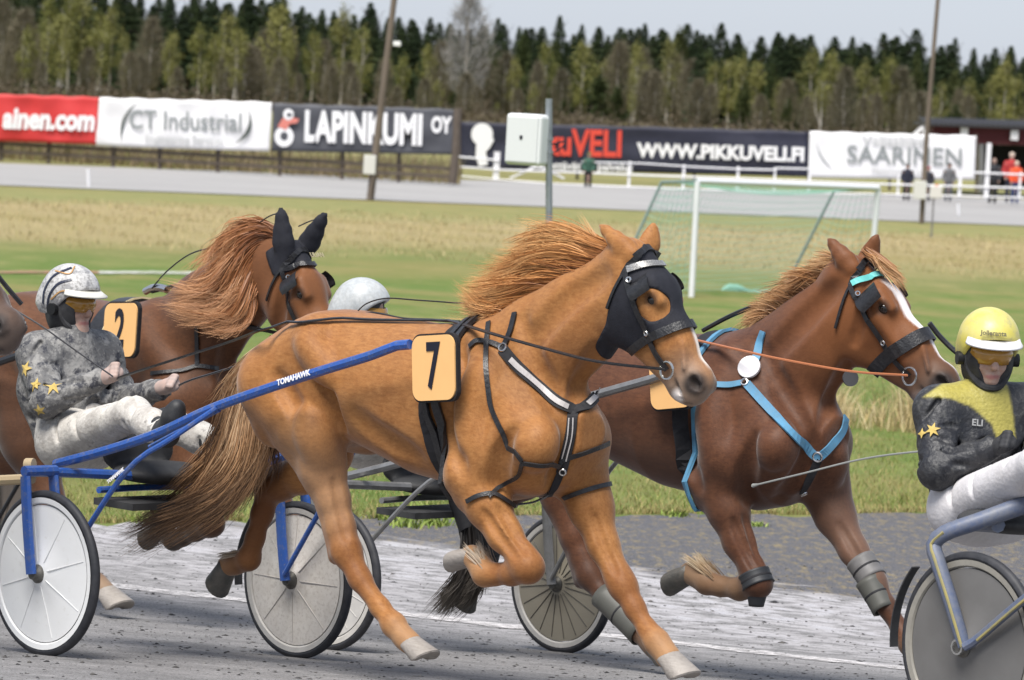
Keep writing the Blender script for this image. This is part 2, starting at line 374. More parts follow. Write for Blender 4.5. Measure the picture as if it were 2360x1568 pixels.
def lin(N, Lk, pos, ax, ay, c):
    s = N.new('ShaderNodeSeparateXYZ'); Lk.new(pos, s.inputs[0]); return mth(N, Lk, 'ADD', mth(N, Lk, 'ADD', mth(N, Lk, 'MULTIPLY', s.outputs[0], ax), mth(N, Lk, 'MULTIPLY', s.outputs[1], ay)), c)
# infield: green turf with a dry straw band along the far track
gm, N, Lk, b = node_mat('infield_turf'); geo = N.new('ShaderNodeNewGeometry'); pos = geo.outputs['Position']
t = lin(N, Lk, pos, -.6, 1., 0.)
n1 = nz(N, Lk, pos, .11, 5, .6, (1, .45, 1)); n2 = nz(N, Lk, pos, .9, 6, .65, (1, .35, 1)); n3 = nz(N, Lk, pos, 14, 4, .7)
tt_ = mth(N, Lk, 'ADD', t, mth(N, Lk, 'MULTIPLY', mth(N, Lk, 'SUBTRACT', n1, .5), 26))
tf = mth(N, Lk, 'DIVIDE', tt_, 260.)
base = ramp(N, Lk, tf, [(.10, (.15, .215, .052)), (.17, (.145, .21, .052)), (.37, (.14, .205, .052)), (.41, (.22, .225, .085)), (.445, (.38, .305, .16)), (.53, (.41, .32, .175)), (.57, (.27, .265, .11)), (.64, (.26, .25, .105))])
col = mix(N, Lk, ramp(N, Lk, n2, [(.44, 0.), (.70, .5)]), base, (.40, .33, .15)); col = mix(N, Lk, ramp(N, Lk, n3, [(.4, 0.), (.7, .5)]), col, (.10, .125, .035))
col = mix(N, Lk, ramp(N, Lk, nz(N, Lk, pos, .22, 4, .6, (.5, 1, 1)), [(.52, 0.), (.62, .55)]), col, (.27, .225, .09))
Lk.new(col, b.inputs['Base Color']); b.inputs['Roughness'].default_value = .95; b.inputs['Specular IOR Level'].default_value = .1
bp = N.new('ShaderNodeBump'); bp.inputs['Strength'].default_value = .8; bp.inputs['Distance'].default_value = .1; Lk.new(nz(N, Lk, pos, 3.5, 8, .75), bp.inputs['Height']); Lk.new(bp.outputs[0], b.inputs['Normal'])
ys = np.concatenate([np.arange(3, 40, .5), np.arange(40, 240, 4), [260, 400, 700, 1200, 2000, 3000]]); xs = np.array([-1500, -300, -80, -20, 0, 20, 80, 300, 1500.])
V = np.array([(x, y, elev(y)) for y in ys for x in xs]); n = len(xs); Q = np.array([(j * n + i, j * n + i + 1, (j + 1) * n + i + 1, (j + 1) * n + i) for j in range(len(ys) - 1) for i in range(n - 1)])
tag(mesh('ground', V, Q, gm), 'grassy infield and field ground reaching to the forest', None, kind='structure')
# near track: grey grit, wet pale band, gravel shoulder; zones follow a line on the ground
A0 = G(240, 1352); A1 = G(2097, 1547); ld = nrm((A1 - A0)[:2]); ln = np.array([-ld[1], ld[0]])      # across the track, away from the camera
def tdist(p): return float((np.asarray(p)[:2] - A0[:2]) @ ln)
tm, N, Lk, b = node_mat('racetrack_grit'); geo = N.new('ShaderNodeNewGeometry'); pos = geo.outputs['Position']
t = lin(N, Lk, pos, ln[0], ln[1], -float(A0[:2] @ ln)); along = lin(N, Lk, pos, ld[0], ld[1], -float(A0[:2] @ ld))
cmb = N.new('ShaderNodeCombineXYZ'); Lk.new(mth(N, Lk, 'MULTIPLY', along, .42), cmb.inputs[0]); Lk.new(t, cmb.inputs[1]); trk = cmb.outputs[0]      # long in the running direction
streak = nz(N, Lk, trk, 3.2, 6, .62); streak2 = nz(N, Lk, trk, 11, 5, .6); grit = nz(N, Lk, pos, 90, 3, .7); grit2 = nz(N, Lk, pos, 26, 5, .7); blot = nz(N, Lk, pos, 4.5, 5, .65)
tw = mth(N, Lk, 'ADD', t, mth(N, Lk, 'MULTIPLY', mth(N, Lk, 'SUBTRACT', streak, .5), 1.6))
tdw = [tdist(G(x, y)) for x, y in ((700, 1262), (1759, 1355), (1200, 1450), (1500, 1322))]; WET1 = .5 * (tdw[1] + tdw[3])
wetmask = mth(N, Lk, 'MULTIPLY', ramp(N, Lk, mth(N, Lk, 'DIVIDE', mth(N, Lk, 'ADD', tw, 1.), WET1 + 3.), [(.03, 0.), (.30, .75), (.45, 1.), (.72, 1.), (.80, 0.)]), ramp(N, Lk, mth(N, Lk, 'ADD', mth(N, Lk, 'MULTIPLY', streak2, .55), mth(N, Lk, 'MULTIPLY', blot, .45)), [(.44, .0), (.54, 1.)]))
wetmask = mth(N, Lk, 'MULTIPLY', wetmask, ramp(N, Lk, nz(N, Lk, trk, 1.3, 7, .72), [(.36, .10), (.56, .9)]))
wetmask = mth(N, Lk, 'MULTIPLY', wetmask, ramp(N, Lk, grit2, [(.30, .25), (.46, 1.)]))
dry = mix(N, Lk, ramp(N, Lk, streak, [(.35, 0.), (.65, 1.)]), (.32, .31, .308), (.21, .204, .202)); dry = mix(N, Lk, ramp(N, Lk, grit, [(.42, 0.), (.62, .8)]), dry, (.085, .082, .084)); dry = mix(N, Lk, ramp(N, Lk, grit2, [(.58, 0.), (.68, .75)]), dry, (.04, .039, .04))
dry = mix(N, Lk, ramp(N, Lk, streak2, [(.56, 0.), (.66, .5)]), dry, (.34, .325, .32))
shoulder = mix(N, Lk, ramp(N, Lk, grit, [(.40, 0.), (.6, 1.)]), (.145, .142, .15), (.048, .048, .055)); shoulder = mix(N, Lk, ramp(N, Lk, nz(N, Lk, pos, 9, 8, .8, (1.6, .5, 1)), [(.50, 0.), (.62, .7)]), shoulder, (.27, .21, .10)); shoulder = mix(N, Lk, ramp(N, Lk, nz(N, Lk, pos, 60, 2, .7), [(.66, 0.), (.7, .8)]), shoulder, (.42, .41, .40))
shm = ramp(N, Lk, mth(N, Lk, 'DIVIDE', tw, WET1 * 1.25), [(.76, 0.), (.84, 1.)])
col = mix(N, Lk, wetmask, dry, (.52, .487, .487)); col = mix(N, Lk, shm, col, shoulder); Lk.new(col, b.inputs['Base Color'])  # wet band paled: sky reflection put into its base colour, besides the gloss
wr = mth(N, Lk, 'MULTIPLY', wetmask, mth(N, Lk, 'SUBTRACT', 1., shm)); Lk.new(ramp(N, Lk, wr, [(0., .9), (1., .16)]), b.inputs['Roughness']); b.inputs['IOR'].default_value = 1.38
bp = N.new('ShaderNodeBump'); bp.inputs['Strength'].default_value = .55; bp.inputs['Distance'].default_value = .02; hh = mth(N, Lk, 'ADD', mth(N, Lk, 'MULTIPLY', grit2, .6), mth(N, Lk, 'MULTIPLY', grit, .5)); Lk.new(mth(N, Lk, 'MULTIPLY', hh, ramp(N, Lk, wr, [(0., 1.), (1., .12)])), bp.inputs['Height']); Lk.new(bp.outputs[0], b.inputs['Normal'])
edge = [G(x, y) for x, y in ((0, 1212), (500, 1205), (900, 1199), (1500, 1187), (1900, 1189), (2172, 1182), (2360, 1180))]
ex = np.array([e[0] for e in edge]); ey = np.array([e[1] for e in edge]); p1 = np.polyfit(ex, ey, 1)
xs = np.linspace(-14, 14, 281); V = []; Q = []; rows = 90
for j in range(rows + 1):
    for x in xs:
        ye = np.interp(x, ex, ey) if ex[0] < x < ex[-1] else np.polyval(p1, x); ye += .16 * math.sin(x * 5.1) + .12 * math.sin(x * 13.7 + 1) + .08 * math.sin(x * 29 + 2); y = 8 + (ye - 8) * (j / rows) ** .9; V.append((x, y, elev(y) + .006))
n = len(xs); Q = np.array([(j * n + i, j * n + i + 1, (j + 1) * n + i + 1, (j + 1) * n + i) for j in range(rows) for i in range(n - 1)])
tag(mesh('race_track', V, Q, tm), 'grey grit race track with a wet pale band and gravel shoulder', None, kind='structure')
# worn white line along the track
wm, N, Lk, b = node_mat('worn_line_sand'); geo = N.new('ShaderNodeNewGeometry'); pos = geo.outputs['Position']; tr = N.new('ShaderNodeBsdfTransparent'); mx = N.new('ShaderNodeMixShader'); Lk.new(ramp(N, Lk, nz(N, Lk, pos, 14, 6, .75), [(.40, .15), (.60, 1.)]), mx.inputs[0]); Lk.new(tr.outputs[0], mx.inputs[1]); Lk.new(b.outputs[0], mx.inputs[2]); Lk.new(mx.outputs[0], N['Material Output'].inputs[0]); b.inputs['Base Color'].default_value = (.64, .61, .60, 1); b.inputs['Roughness'].default_value = .8
V = []; lp = spline([G(x, y)[:2] for x, y in ((40, 1332), (240, 1352), (534, 1384), (908, 1417), (1179, 1449), (1553, 1486), (2097, 1546), (2400, 1580))], 120)
for i, q in enumerate(lp):
    wv = .11 + .02 * math.sin(i * .7) + .015 * math.sin(i * 2.3)
    for s_ in (-1, 1): x, y = q + ln * wv * s_; V.append((x, y, elev(y) + .011))
tag(mesh('track_line', V, np.array([(2 * i, 2 * i + 2, 2 * i + 3, 2 * i + 1) for i in range(119)]), wm), 'worn pale line drawn along the grit track', None, kind='structure')
# far side of the track
fm = mt('far_track_grit', (.33, .318, .305), .85, noise=[(.35, (.25, .24, .232), .8, (.25, 1, 1)), (1.6, (.39, .375, .36), .6, (.3, 1, 1))])
V = []; cnt = 40
for i in range(cnt):
    u = -700 + i * 3760 / (cnt - 1)
    for (l0, l1) in ((429, 522), (378, 462)): x = u; y = l0 + (l1 - l0) * u / 2360; g = G(x, y); V.append((g[0], g[1], elev(g[1]) + .03))
tag(mesh('far_track', V, np.array([(2 * i, 2 * i + 2, 2 * i + 3, 2 * i + 1) for i in range(cnt - 1)]), fm), 'far stretch of the grey grit race track', None, kind='structure')
# touch line on the football pitch
for px, mm, lb in (([(228, 630), (330, 630), (420, 631), (495, 633)], mt('white_line_paint', (.66, .64, .63), .9, noise=(3, (.2, .24, .09), .9, (1, 1, 1), (.45, .58))), 'white painted touch line on the grass'), ([(-20, 630), (90, 629), (228, 630)], mt('red_line_paint', (.42, .17, .12), .9, noise=(3, (.2, .2, .08), .9, (1, 1, 1), (.42, .55))), 'red painted line on the grass at the left')):
    V = [];
    for x, y in spline(px, 20):
        for dy in (-2.6, 2.6): g = G(x, y + dy); V.append((g[0], g[1], g[2] + .02))
    tag(mesh('pitch_line', V, np.array([(2 * i, 2 * i + 2, 2 * i + 3, 2 * i + 1) for i in range(19)])[:, ::-1], mm), lb, None, kind='structure')
# blades: turf beside the track, straw tussocks, weeds
def blades(name, X, Y, h, wd, lean, m, cols, kind='stuff', seg=1, z0=0.):
    n = len(X); rg = RNG; Z = elev(Y) + z0; a = rg.random(n) * 6.283; dx, dy = np.cos(a) * wd / 2, np.sin(a) * wd / 2; la = rg.random(n) * 6.283; ll = lean * h * (.3 + .9 * rg.random(n)); ox, oy = np.cos(la) * ll, np.sin(la) * ll
    V = np.zeros((n, 5, 3)); V[:, 0] = np.stack([X - dx, Y - dy, Z], 1); V[:, 1] = np.stack([X + dx, Y + dy, Z], 1); V[:, 2] = np.stack([X + dx * .7 + ox * .35, Y + dy * .7 + oy * .35, Z + h * .6], 1); V[:, 3] = np.stack([X - dx * .7 + ox * .35, Y - dy * .7 + oy * .35, Z + h * .6], 1); V[:, 4] = np.stack([X + ox, Y + oy, Z + h * .97], 1)
    b0 = np.arange(n) * 5; T = np.concatenate([np.stack([b0, b0 + 1, b0 + 2], 1), np.stack([b0, b0 + 2, b0 + 3], 1), np.stack([b0 + 3, b0 + 2, b0 + 4], 1)]); o = mesh(name, V.reshape(-1, 3), T, m, kind=kind); vcol(o, 'tone', np.repeat(np.concatenate([cols, np.ones((n, 1))], 1), 5, 0)); return o
bm_, N, Lk, b = node_mat('grass_blades'); at = N.new('ShaderNodeAttribute'); at.attribute_name = 'tone'; Lk.new(at.outputs['Color'], b.inputs['Base Color']); b.inputs['Roughness'].default_value = .6; b.inputs['Specular IOR Level'].default_value = .25
def tones(n, pal, sd=.18):
    p = np.array(pal); c = p[RNG.integers(0, len(p), n)]; return c * (1 + sd * RNG.normal(size=(n, 1))).clip(.4, 1.7)
n = 70000; X = RNG.uniform(-6.5, 7., n); ye = np.interp(X, ex, ey); Y = ye + .05 + (RNG.random(n) ** 2.2) * 24; straw = RNG.random(n) < (.30 + .5 * np.exp(-(Y - ye) / .8)) ; cl = tones(n, [(.15, .20, .04), (.19, .23, .055), (.12, .165, .035), (.24, .255, .075)]); cl[straw] = tones(int(straw.sum()), [(.38, .30, .13), (.30, .235, .10), (.26, .22, .09)])
tag(blades('turf_grass', X, Y, RNG.uniform(.02, .06, n), RNG.uniform(.004, .008, n), .9, bm_, cl), 'short green and straw grass along the track edge', 'grass')
n = 40000; X = RNG.uniform(-22, 26, n); tv = RNG.uniform(106, 147, n); Y = tv + .6 * X; ok = (Y > 70); X, Y = X[ok], Y[ok]; n = len(X); clump = np.sin(X * 1.9 + Y * .7) + np.sin(X * .8 - Y * 1.3) + RNG.normal(0, .7, n) > .1; X, Y = X[clump], Y[clump]; n = len(X)
tag(blades('dry_meadow_grass', X, Y, RNG.uniform(.06, .17, n), RNG.uniform(.01, .025, n), .9, bm_, tones(n, [(.46, .37, .20), (.40, .32, .16), (.34, .28, .13), (.24, .23, .085)])), 'dry straw grass band beyond the pitch', 'grass')
n = 5200; cx = RNG.uniform(0, 1, n); px0 = 1690 + cx * 900; Yb = RNG.uniform(44.5, 47.5, n); X = (px0 - 1180 + 8) / F * Yb; dens = RNG.random(n) < (.35 + .65 * (np.sin(px0 * .021) > -.2)); X, Y = X[dens], Yb[dens]; n = len(X); h = (RNG.gamma(5, .075, n) * (.55 + .75 * np.abs(np.sin(X * 1.7) * np.sin(X * 4.1 + 1)))).clip(.10, 1.2)
tag(blades('dry_reeds', X, Y, h, RNG.uniform(.006, .014, n), .75, bm_, tones(n, [(.50, .39, .20), (.42, .32, .15), (.33, .25, .12), (.56, .47, .28)])), 'tall tangled dry reeds standing behind the blue-collared horse', 'reeds')
wn = 0
for x, y, s_ in ((985, 1190, 1.), (905, 1200, .8), (1010, 1212, .9), (940, 1216, .7), (1625, 1185, .7), (1560, 1192, .5), (330, 1205, .5), (1740, 1215, .35)):
    g = G(x, y); n = 90; r = .10 * s_; X = g[0] + RNG.normal(0, r, n); Y = g[1] + RNG.normal(0, r, n)
    o = blades('weed_tuft', X, Y, RNG.uniform(.05, .13, n) * s_, RNG.uniform(.008, .02, n), 1.1, bm_, tones(n, [(.22, .30, .05), (.17, .24, .045), (.27, .32, .09)]), kind=None)
    tag(o, 'bright green weed tuft growing on the gravel shoulder', 'weed', 'weeds along the gravel shoulder')

# loose grit and clods thrown up on the track
n = 15000; X = RNG.uniform(-4.2, 4.6, n); Y = 13.2 + RNG.random(n) ** 1.1 * 15; r = RNG.gamma(1.5, .0026, n).clip(.002, .015) * (1 + (RNG.random(n) < .008) * 1.3)
oc = np.array([(1, 0, 0), (-1, 0, 0), (0, 1, 0), (0, -1, 0), (0, 0, 1), (0, 0, -.4)]); V = (oc[None] * (r[:, None, None]) * RNG.uniform(.55, 1.4, (n, 6, 3)) * [1.2, 1, .5]) + np.stack([X, Y, elev(Y) + .007], 1)[:, None]; tf_ = np.array([(0, 2, 4), (2, 1, 4), (1, 3, 4), (3, 0, 4), (2, 0, 5), (1, 2, 5), (3, 1, 5), (0, 3, 5)])
T = (np.arange(n) * 6)[:, None, None] + tf_[None]; o = mesh('loose_grit', V.reshape(-1, 3), T.reshape(-1, 3), bm_, smooth=False, kind='stuff'); vcol(o, 'tone', np.repeat(np.concatenate([tones(n, [(.05, .048, .048), (.08, .075, .07), (.03, .029, .03), (.16, .155, .15)]), np.ones((n, 1))], 1), 6, 0)); tag(o, 'loose dark grit and clods scattered over the track', 'grit')
n = 9000; pxs_ = RNG.uniform(-60, 1060, n); Y = RNG.uniform(188, 206, n); X = (pxs_ - 1180 - 20) / F * Y; X, Y = X[:], Y[:]
tag(blades('dry_brush', X, Y, RNG.gamma(4, .16, n).clip(.15, 1.6), RNG.uniform(.03, .07, n), .5, bm_, tones(n, [(.20, .155, .085), (.27, .21, .12), (.14, .11, .065), (.19, .18, .07)])), 'brown dry brush growing behind the dark rail fence', 'brush')
# ------------------------------------------------------------------ forest
def obj_rand_mat(name, cols, rough=.8, nscale=1.5, spec=.15):
    m, N, Lk, b = node_mat(name); oi = N.new('ShaderNodeObjectInfo'); tc = N.new('ShaderNodeTexCoord'); c = ramp(N, Lk, oi.outputs['Random'], [(i / (len(cols) - 1), q) for i, q in enumerate(cols)])
    c2 = mix(N, Lk, ramp(N, Lk, nz(N, Lk, tc.outputs['Object'], nscale, 4, .7), [(.35, 0.), (.7, .75)]), c, tuple(np.array(cols[0]) * .55)); Lk.new(c2, b.inputs['Base Color']); b.inputs['Roughness'].default_value = rough; b.inputs['Specular IOR Level'].default_value = spec; return m
spruce_m = obj_rand_mat('spruce_needles', [(.026, .042, .018), (.038, .056, .022), (.052, .072, .027)], nscale=.8)
pine_m = obj_rand_mat('pine_needles', [(.040, .056, .020), (.060, .078, .026), (.075, .085, .03)], nscale=.8)
birch_m = obj_rand_mat('young_birch_leaves', [(.20, .205, .062), (.27, .26, .088), (.19, .185, .068)], nscale=.8); bare_m = obj_rand_mat('bare_twigs', [(.19, .165, .115), (.215, .19, .13), (.165, .15, .105)], nscale=.8); greybare_m = obj_rand_mat('grey_twigs', [(.30, .285, .27), (.34, .325, .305)], nscale=.8)  # birch and twig colours lightened to stand in for distance haze
bark_b = mt('birch_bark', (.52, .48, .43), .8, noise=(3, (.16, .13, .11), .7, (1, 1, .4))); bark_s = mt('spruce_bark', (.07, .055, .042), .9)
def leafcloud(C_, S_, n_):
    """n_ small random triangles around centres C_ with spreads S_"""
    i = RNG.integers(0, len(C_), n_); p = C_[i] + RNG.normal(size=(n_, 3)) * S_[i]; return p
def tris(P_, size, flat=None):
    n = len(P_); d1 = RNG.normal(size=(n, 3)); d2 = RNG.normal(size=(n, 3))
    if flat is not None: d1 = d1 * flat; d2 = d2 * flat
    s = (size * (.5 + RNG.random(n)))[:, None] if np.isscalar(size) else size[:, None]
    d1 *= s / np.linalg.norm(d1, axis=1)[:, None]; d2 *= s / np.linalg.norm(d2, axis=1)[:, None]; return np.stack([P_, P_ + d1, P_ + d2], 1).reshape(-1, 3), np.arange(n * 3).reshape(-1, 3)
def spruce_mesh(h, w_, n=1500):
    t = RNG.random(n) ** .75; z = h * (.10 + .90 * t); r = w_ * (1 - t) ** .85 * (.55 + .45 * np.abs(np.sin(z * 5.5 / h * 7 + RNG.random(n)))) + .03; a = RNG.random(n) * 6.283; rr = r * np.sqrt(RNG.random(n)) ; P_ = np.stack([np.cos(a) * rr, np.sin(a) * rr, z - rr * .35], 1)
    out = np.stack([np.cos(a), np.sin(a), np.full(n, -.45)], 1); L = (.16 + .32 * (1 - t))[:, None] * h / 9; sd = np.stack([-np.sin(a), np.cos(a), RNG.normal(0, .4, n)], 1) * L * .45
    V = np.stack([P_ - sd * .8, P_ + sd * .8, P_ + out * L], 1).reshape(-1, 3); return V, np.arange(n * 3).reshape(-1, 3)
def broad_mesh(h, w_, n, size, base=.3, lean=0.):
    k = 34; t = RNG.uniform(base, 1, k); rad = w_ * np.sin(np.clip((t - base + .08) / (1.12 - base), 0, 1) * math.pi) ** .8; a = RNG.random(k) * 6.283; C_ = np.stack([np.cos(a) * rad * RNG.random(k), np.sin(a) * rad * RNG.random(k), t * h], 1); S_ = np.stack([.16 * w_ + 0 * t, .16 * w_ + 0 * t, .055 * h + 0 * t], 1); return tris(leafcloud(C_, S_, n), size)
def twig_mesh(h, w_, n, size, base=.25):
    t = RNG.uniform(base, 1, n); r = w_ * np.sin(np.clip((t - base + .1) / (1.12 - base), 0, 1) * math.pi) ** .8 * np.sqrt(RNG.random(n)); a = RNG.random(n) * 6.283; P_ = np.stack([np.cos(a) * r, np.sin(a) * r, t * h], 1); d = np.stack([np.cos(a) * .5, np.sin(a) * .5, 1 + 0 * a], 1) + RNG.normal(0, .35, (n, 3)); d *= (size * (.6 + RNG.random(n)))[:, None]; s = np.cross(d, RNG.normal(size=(n, 3))); s *= .030 / np.linalg.norm(s, axis=1)[:, None]
    return np.stack([P_ - s, P_ + s, P_ + d], 1).reshape(-1, 3), np.arange(n * 3).reshape(-1, 3)
def trunk_vf(h, r, wob=.15, fork=None):
    mb = MB(); p = np.stack([np.cumsum(RNG.normal(0, wob * .25, 9)), np.cumsum(RNG.normal(0, wob * .25, 9)), np.linspace(0, h, 9)], 1); mb.tube(p, np.linspace(r, r * .2, 9), 6)
    for i in range(7): k = RNG.integers(3, 8); a = RNG.random() * 6.28; L = h * .14 * RNG.uniform(.6, 1.4); mb.tube([p[k], p[k] + np.array([math.cos(a) * .5, math.sin(a) * .5, .9]) * L], [r * .35, r * .08], 4)
    if fork: mb.tube([p[2], p[2] + np.array([fork * .06, 0, .20]) * h, p[2] + np.array([fork * .10, 0, .55]) * h], [r * .8, r * .6, r * .15], 6)
    return mb
def proto(kind):
    if kind == 'spruce': h = 10; return [('trunk', trunk_vf(9.5, .13, .03), bark_s), ('crown', spruce_mesh(10, RNG.uniform(1.7, 2.5), 2000), spruce_m)]
    if kind == 'pine': return [('trunk', trunk_vf(9.3, .13, .1), bark_s), ('crown', broad_mesh(10, 1.35, 2600, .26, .25), pine_m)]
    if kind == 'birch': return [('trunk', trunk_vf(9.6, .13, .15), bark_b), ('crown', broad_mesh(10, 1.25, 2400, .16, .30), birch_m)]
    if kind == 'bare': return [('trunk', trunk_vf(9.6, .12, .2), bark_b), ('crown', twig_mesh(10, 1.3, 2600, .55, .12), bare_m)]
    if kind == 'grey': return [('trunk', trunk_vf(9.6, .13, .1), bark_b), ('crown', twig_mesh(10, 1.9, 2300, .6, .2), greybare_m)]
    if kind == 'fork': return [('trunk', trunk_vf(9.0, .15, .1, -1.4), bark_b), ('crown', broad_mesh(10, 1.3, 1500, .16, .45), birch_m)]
def mk(name, g, m):
    v, f = (g.v, g.f) if isinstance(g, MB) else g; me = bpy.data.meshes.new(name)
    if isinstance(g, MB): me.from_pydata(v, [], f)
    else:
        o = mesh(name, v, f, None, smooth=False); me = o.data; bpy.data.objects.remove(o)
    me.update(); me.materials.append(m); return me
PROT = {k_: [[(nm, mk(nm, g, m)) for nm, g, m in proto(k_)] for _ in range(c)] for k_, c in (('spruce', 6), ('pine', 4), ('birch', 5), ('bare', 5), ('grey', 2), ('fork', 1))}
NAMES = {'spruce': ('spruce_tree', 'dark pointed spruce in the forest skyline behind the banners', 'spruces of the forest edge'), 'pine': ('pine_tree', 'mid green bushy conifer in the forest behind the banners', 'pines of the forest edge'), 'birch': ('birch_tree', 'pale trunked birch with thin yellow-green young leaves at the forest edge', 'leafing birches of the forest edge'), 'bare': ('bare_tree', 'brownish leafless deciduous tree at the forest edge', 'bare trees of the forest edge'), 'grey': ('bare_tree', 'tall pale grey leafless tree rising above the skyline', None), 'fork': ('birch_tree', 'forked pale birch trunk standing above the white right-hand banner', None)}
def tree(kind, x, Y, h, wide=1., var=None):
    pr = PROT[kind][RNG.integers(len(PROT[kind])) if var is None else var]; nm, lb, gp = NAMES[kind]; o = empty(nm, lb, 'tree', gp); o.location = (x, Y, -2.55); s = h / 10; o.scale = (s * wide, s * wide, s); o.rotation_euler = (0, 0, RNG.random() * 6.28 if kind != 'fork' else 0)
    for n_, me in pr: link(bpy.data.objects.new(n_, me), o)
    return o
def px_h(px, py, Y): return P(px, py, Y)[0], P(px, py, Y)[2] + 2.55
def skyline(x): return np.interp(x, [-100, 0, 150, 300, 480, 620, 700, 900, 1000, 1180, 1300, 1450, 1560, 1700, 1850, 2000, 2150, 2250, 2300, 2400], [-60, -55, -45, -20, -2, -18, 10, 38, 50, 62, 65, 62, 60, 80, 85, 82, 88, 118, 110, 125])
for row, (Y0, dy, cnt) in enumerate(((512, 4, 84), (500, -2, 60), (484, 24, 74))):
    for i in range(cnt):
        px = -60 + 2480 * (i + RNG.uniform(-.3, .3)) / (cnt - 1); Y = Y0 + RNG.uniform(-8, 8); x, h = px_h(px, skyline(px) + dy + RNG.normal(0, 15) + 6, Y); tree('spruce', x, Y, h, RNG.uniform(1.1, 1.9))
for i in range(46):
    px = -40 + 2440 * (i + RNG.uniform(-.4, .4)) / 45; Y = 468 + RNG.uniform(-6, 6); x, h = px_h(px, skyline(px) + 62 + RNG.normal(0, 16) + (10 if px < 1100 else -8), Y); tree('pine' if (px > 1050 and RNG.random() < .75) or RNG.random() < .25 else 'spruce', x, Y, h, RNG.uniform(.8, 1.15))
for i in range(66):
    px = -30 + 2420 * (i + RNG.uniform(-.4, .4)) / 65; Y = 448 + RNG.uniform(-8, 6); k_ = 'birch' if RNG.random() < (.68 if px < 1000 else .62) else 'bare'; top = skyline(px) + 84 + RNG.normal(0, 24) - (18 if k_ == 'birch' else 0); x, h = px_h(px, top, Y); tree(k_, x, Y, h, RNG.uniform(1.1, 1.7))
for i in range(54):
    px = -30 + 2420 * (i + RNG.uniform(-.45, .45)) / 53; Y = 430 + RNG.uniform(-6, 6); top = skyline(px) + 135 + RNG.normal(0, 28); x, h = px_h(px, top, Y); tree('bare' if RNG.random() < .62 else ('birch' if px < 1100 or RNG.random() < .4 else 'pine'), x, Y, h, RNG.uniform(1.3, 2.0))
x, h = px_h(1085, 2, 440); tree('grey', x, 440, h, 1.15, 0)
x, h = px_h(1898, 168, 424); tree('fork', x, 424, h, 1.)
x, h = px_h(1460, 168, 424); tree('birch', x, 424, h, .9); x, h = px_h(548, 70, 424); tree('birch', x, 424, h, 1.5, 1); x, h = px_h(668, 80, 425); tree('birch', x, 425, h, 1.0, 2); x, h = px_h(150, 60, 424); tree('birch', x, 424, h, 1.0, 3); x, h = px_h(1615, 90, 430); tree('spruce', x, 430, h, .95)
n = 26000; Xb = RNG.uniform(-56, 60, n); Yb_ = RNG.uniform(405, 428, n); hb_ = RNG.gamma(3, .30, n).clip(.2, 2.2) * (.7 + .5 * np.sin(Xb * .35) ** 2)
Vb, Fb = tris(np.stack([Xb, Yb_, -2.5 + hb_ * RNG.random(n)], 1), .28); tag(mesh('undergrowth', Vb, Fb, obj_rand_mat('undergrowth_twigs', [(.10, .08, .055), (.12, .095, .065)]), smooth=False, kind='stuff'), 'brown leafless undergrowth filling the foot of the forest', 'undergrowth')
# ------------------------------------------------------------------ fences and banners
wood = mt('weathered_dark_wood', (.085, .065, .05), .85, noise=(3, (.13, .105, .085), .7)); whitep = mt('white_fence_paint', (.78, .77, .78), .5, noise=(2, (.66, .65, .66), .5))
YB = 185.
fe = empty('rail_fence', 'dark wooden rail fence carrying the banners on the left', 'fence'); wpx = lambda x, y, Y=YB: P(x, y, Y)
for x, y0, y1 in ((2, 330, 384), (111, 330, 386), (260, 335, 391), (367, 340, 394), (501, 345, 400), (644, 348, 405), (788, 352, 411), (918, 358, 417)):
    MB().tube([wpx(x, y1 + 3, YB + .4), wpx(x + 2, y0 - 10, YB + .4)], .09, 7).build('post', wood, fe)
MB().tube([wpx(1043, 424), wpx(1050, 350), wpx(1055, 250)], .17, 8).build('post', wood, fe)
for (xa, ya), (xb, yb) in (((-60, 340), (1045, 377)), ((-60, 356), (1045, 398))): MB().box((wpx(xa, ya, YB + .3) + wpx(xb, yb, YB + .3)) / 2, (np.linalg.norm(wpx(xb, yb) - wpx(xa, ya)), .06, .14), None).build('rail', wood, fe)
def banner(name, lb, corners, Y, m, wav=.05):
    """cloth with real sag between the eyelets; returns frame for print"""
    q = [P(x, y, Y) for x, y in corners]; root = empty(name, lb, 'banner', 'advertising banners along the far fence', mat=Matrix.Translation(Vector(q[3]))); nx, ny = 60, 12; V = []
    for j in range(ny + 1):
        for i in range(nx + 1):
            u, v = i / nx, j / ny; p = (q[0] * (1 - u) + q[1] * u) * (1 - v) + (q[3] * (1 - u) + q[2] * u) * v; p = p + np.array([0, -1, 0]) * wav * (math.sin(u * 31 + v * 3) * .5 + math.sin(u * 13 - v * 7) * .6 + .4 * math.sin(v * 9 + u * 4)) + np.array([0, 0, 1]) * (.02 * math.sin(u * 37) * (v == 0)); V.append(p - q[3])
    Fc = np.array([(j * (nx + 1) + i, (j + 1) * (nx + 1) + i, (j + 1) * (nx + 1) + i + 1, j * (nx + 1) + i + 1) for j in range(ny) for i in range(nx)]); o = mesh('cloth', V, Fc, m, root); md = o.modifiers.new('t', 'SOLIDIFY'); md.thickness = .01; md.offset = 1
    return root, q
def print_on(root, q, s, m, px, py, size_px, Y, sx=1., off=0., align='CENTER', ang=None, shear=0.):
    X = nrm(q[1] - q[0]); Zc = np.array([0, -1., 0]); Yv = nrm(np.cross(Zc, X)); c = P(px, py, Y) + Zc * .09; k_ = Y / F
    o = text('lettering', s, size_px * k_, m, root, Matrix.Translation(-root.matrix_world.translation) @ basis(c, X, Yv, nrm(np.cross(X, Yv))), sx, off * k_, .004, align, shear); return o
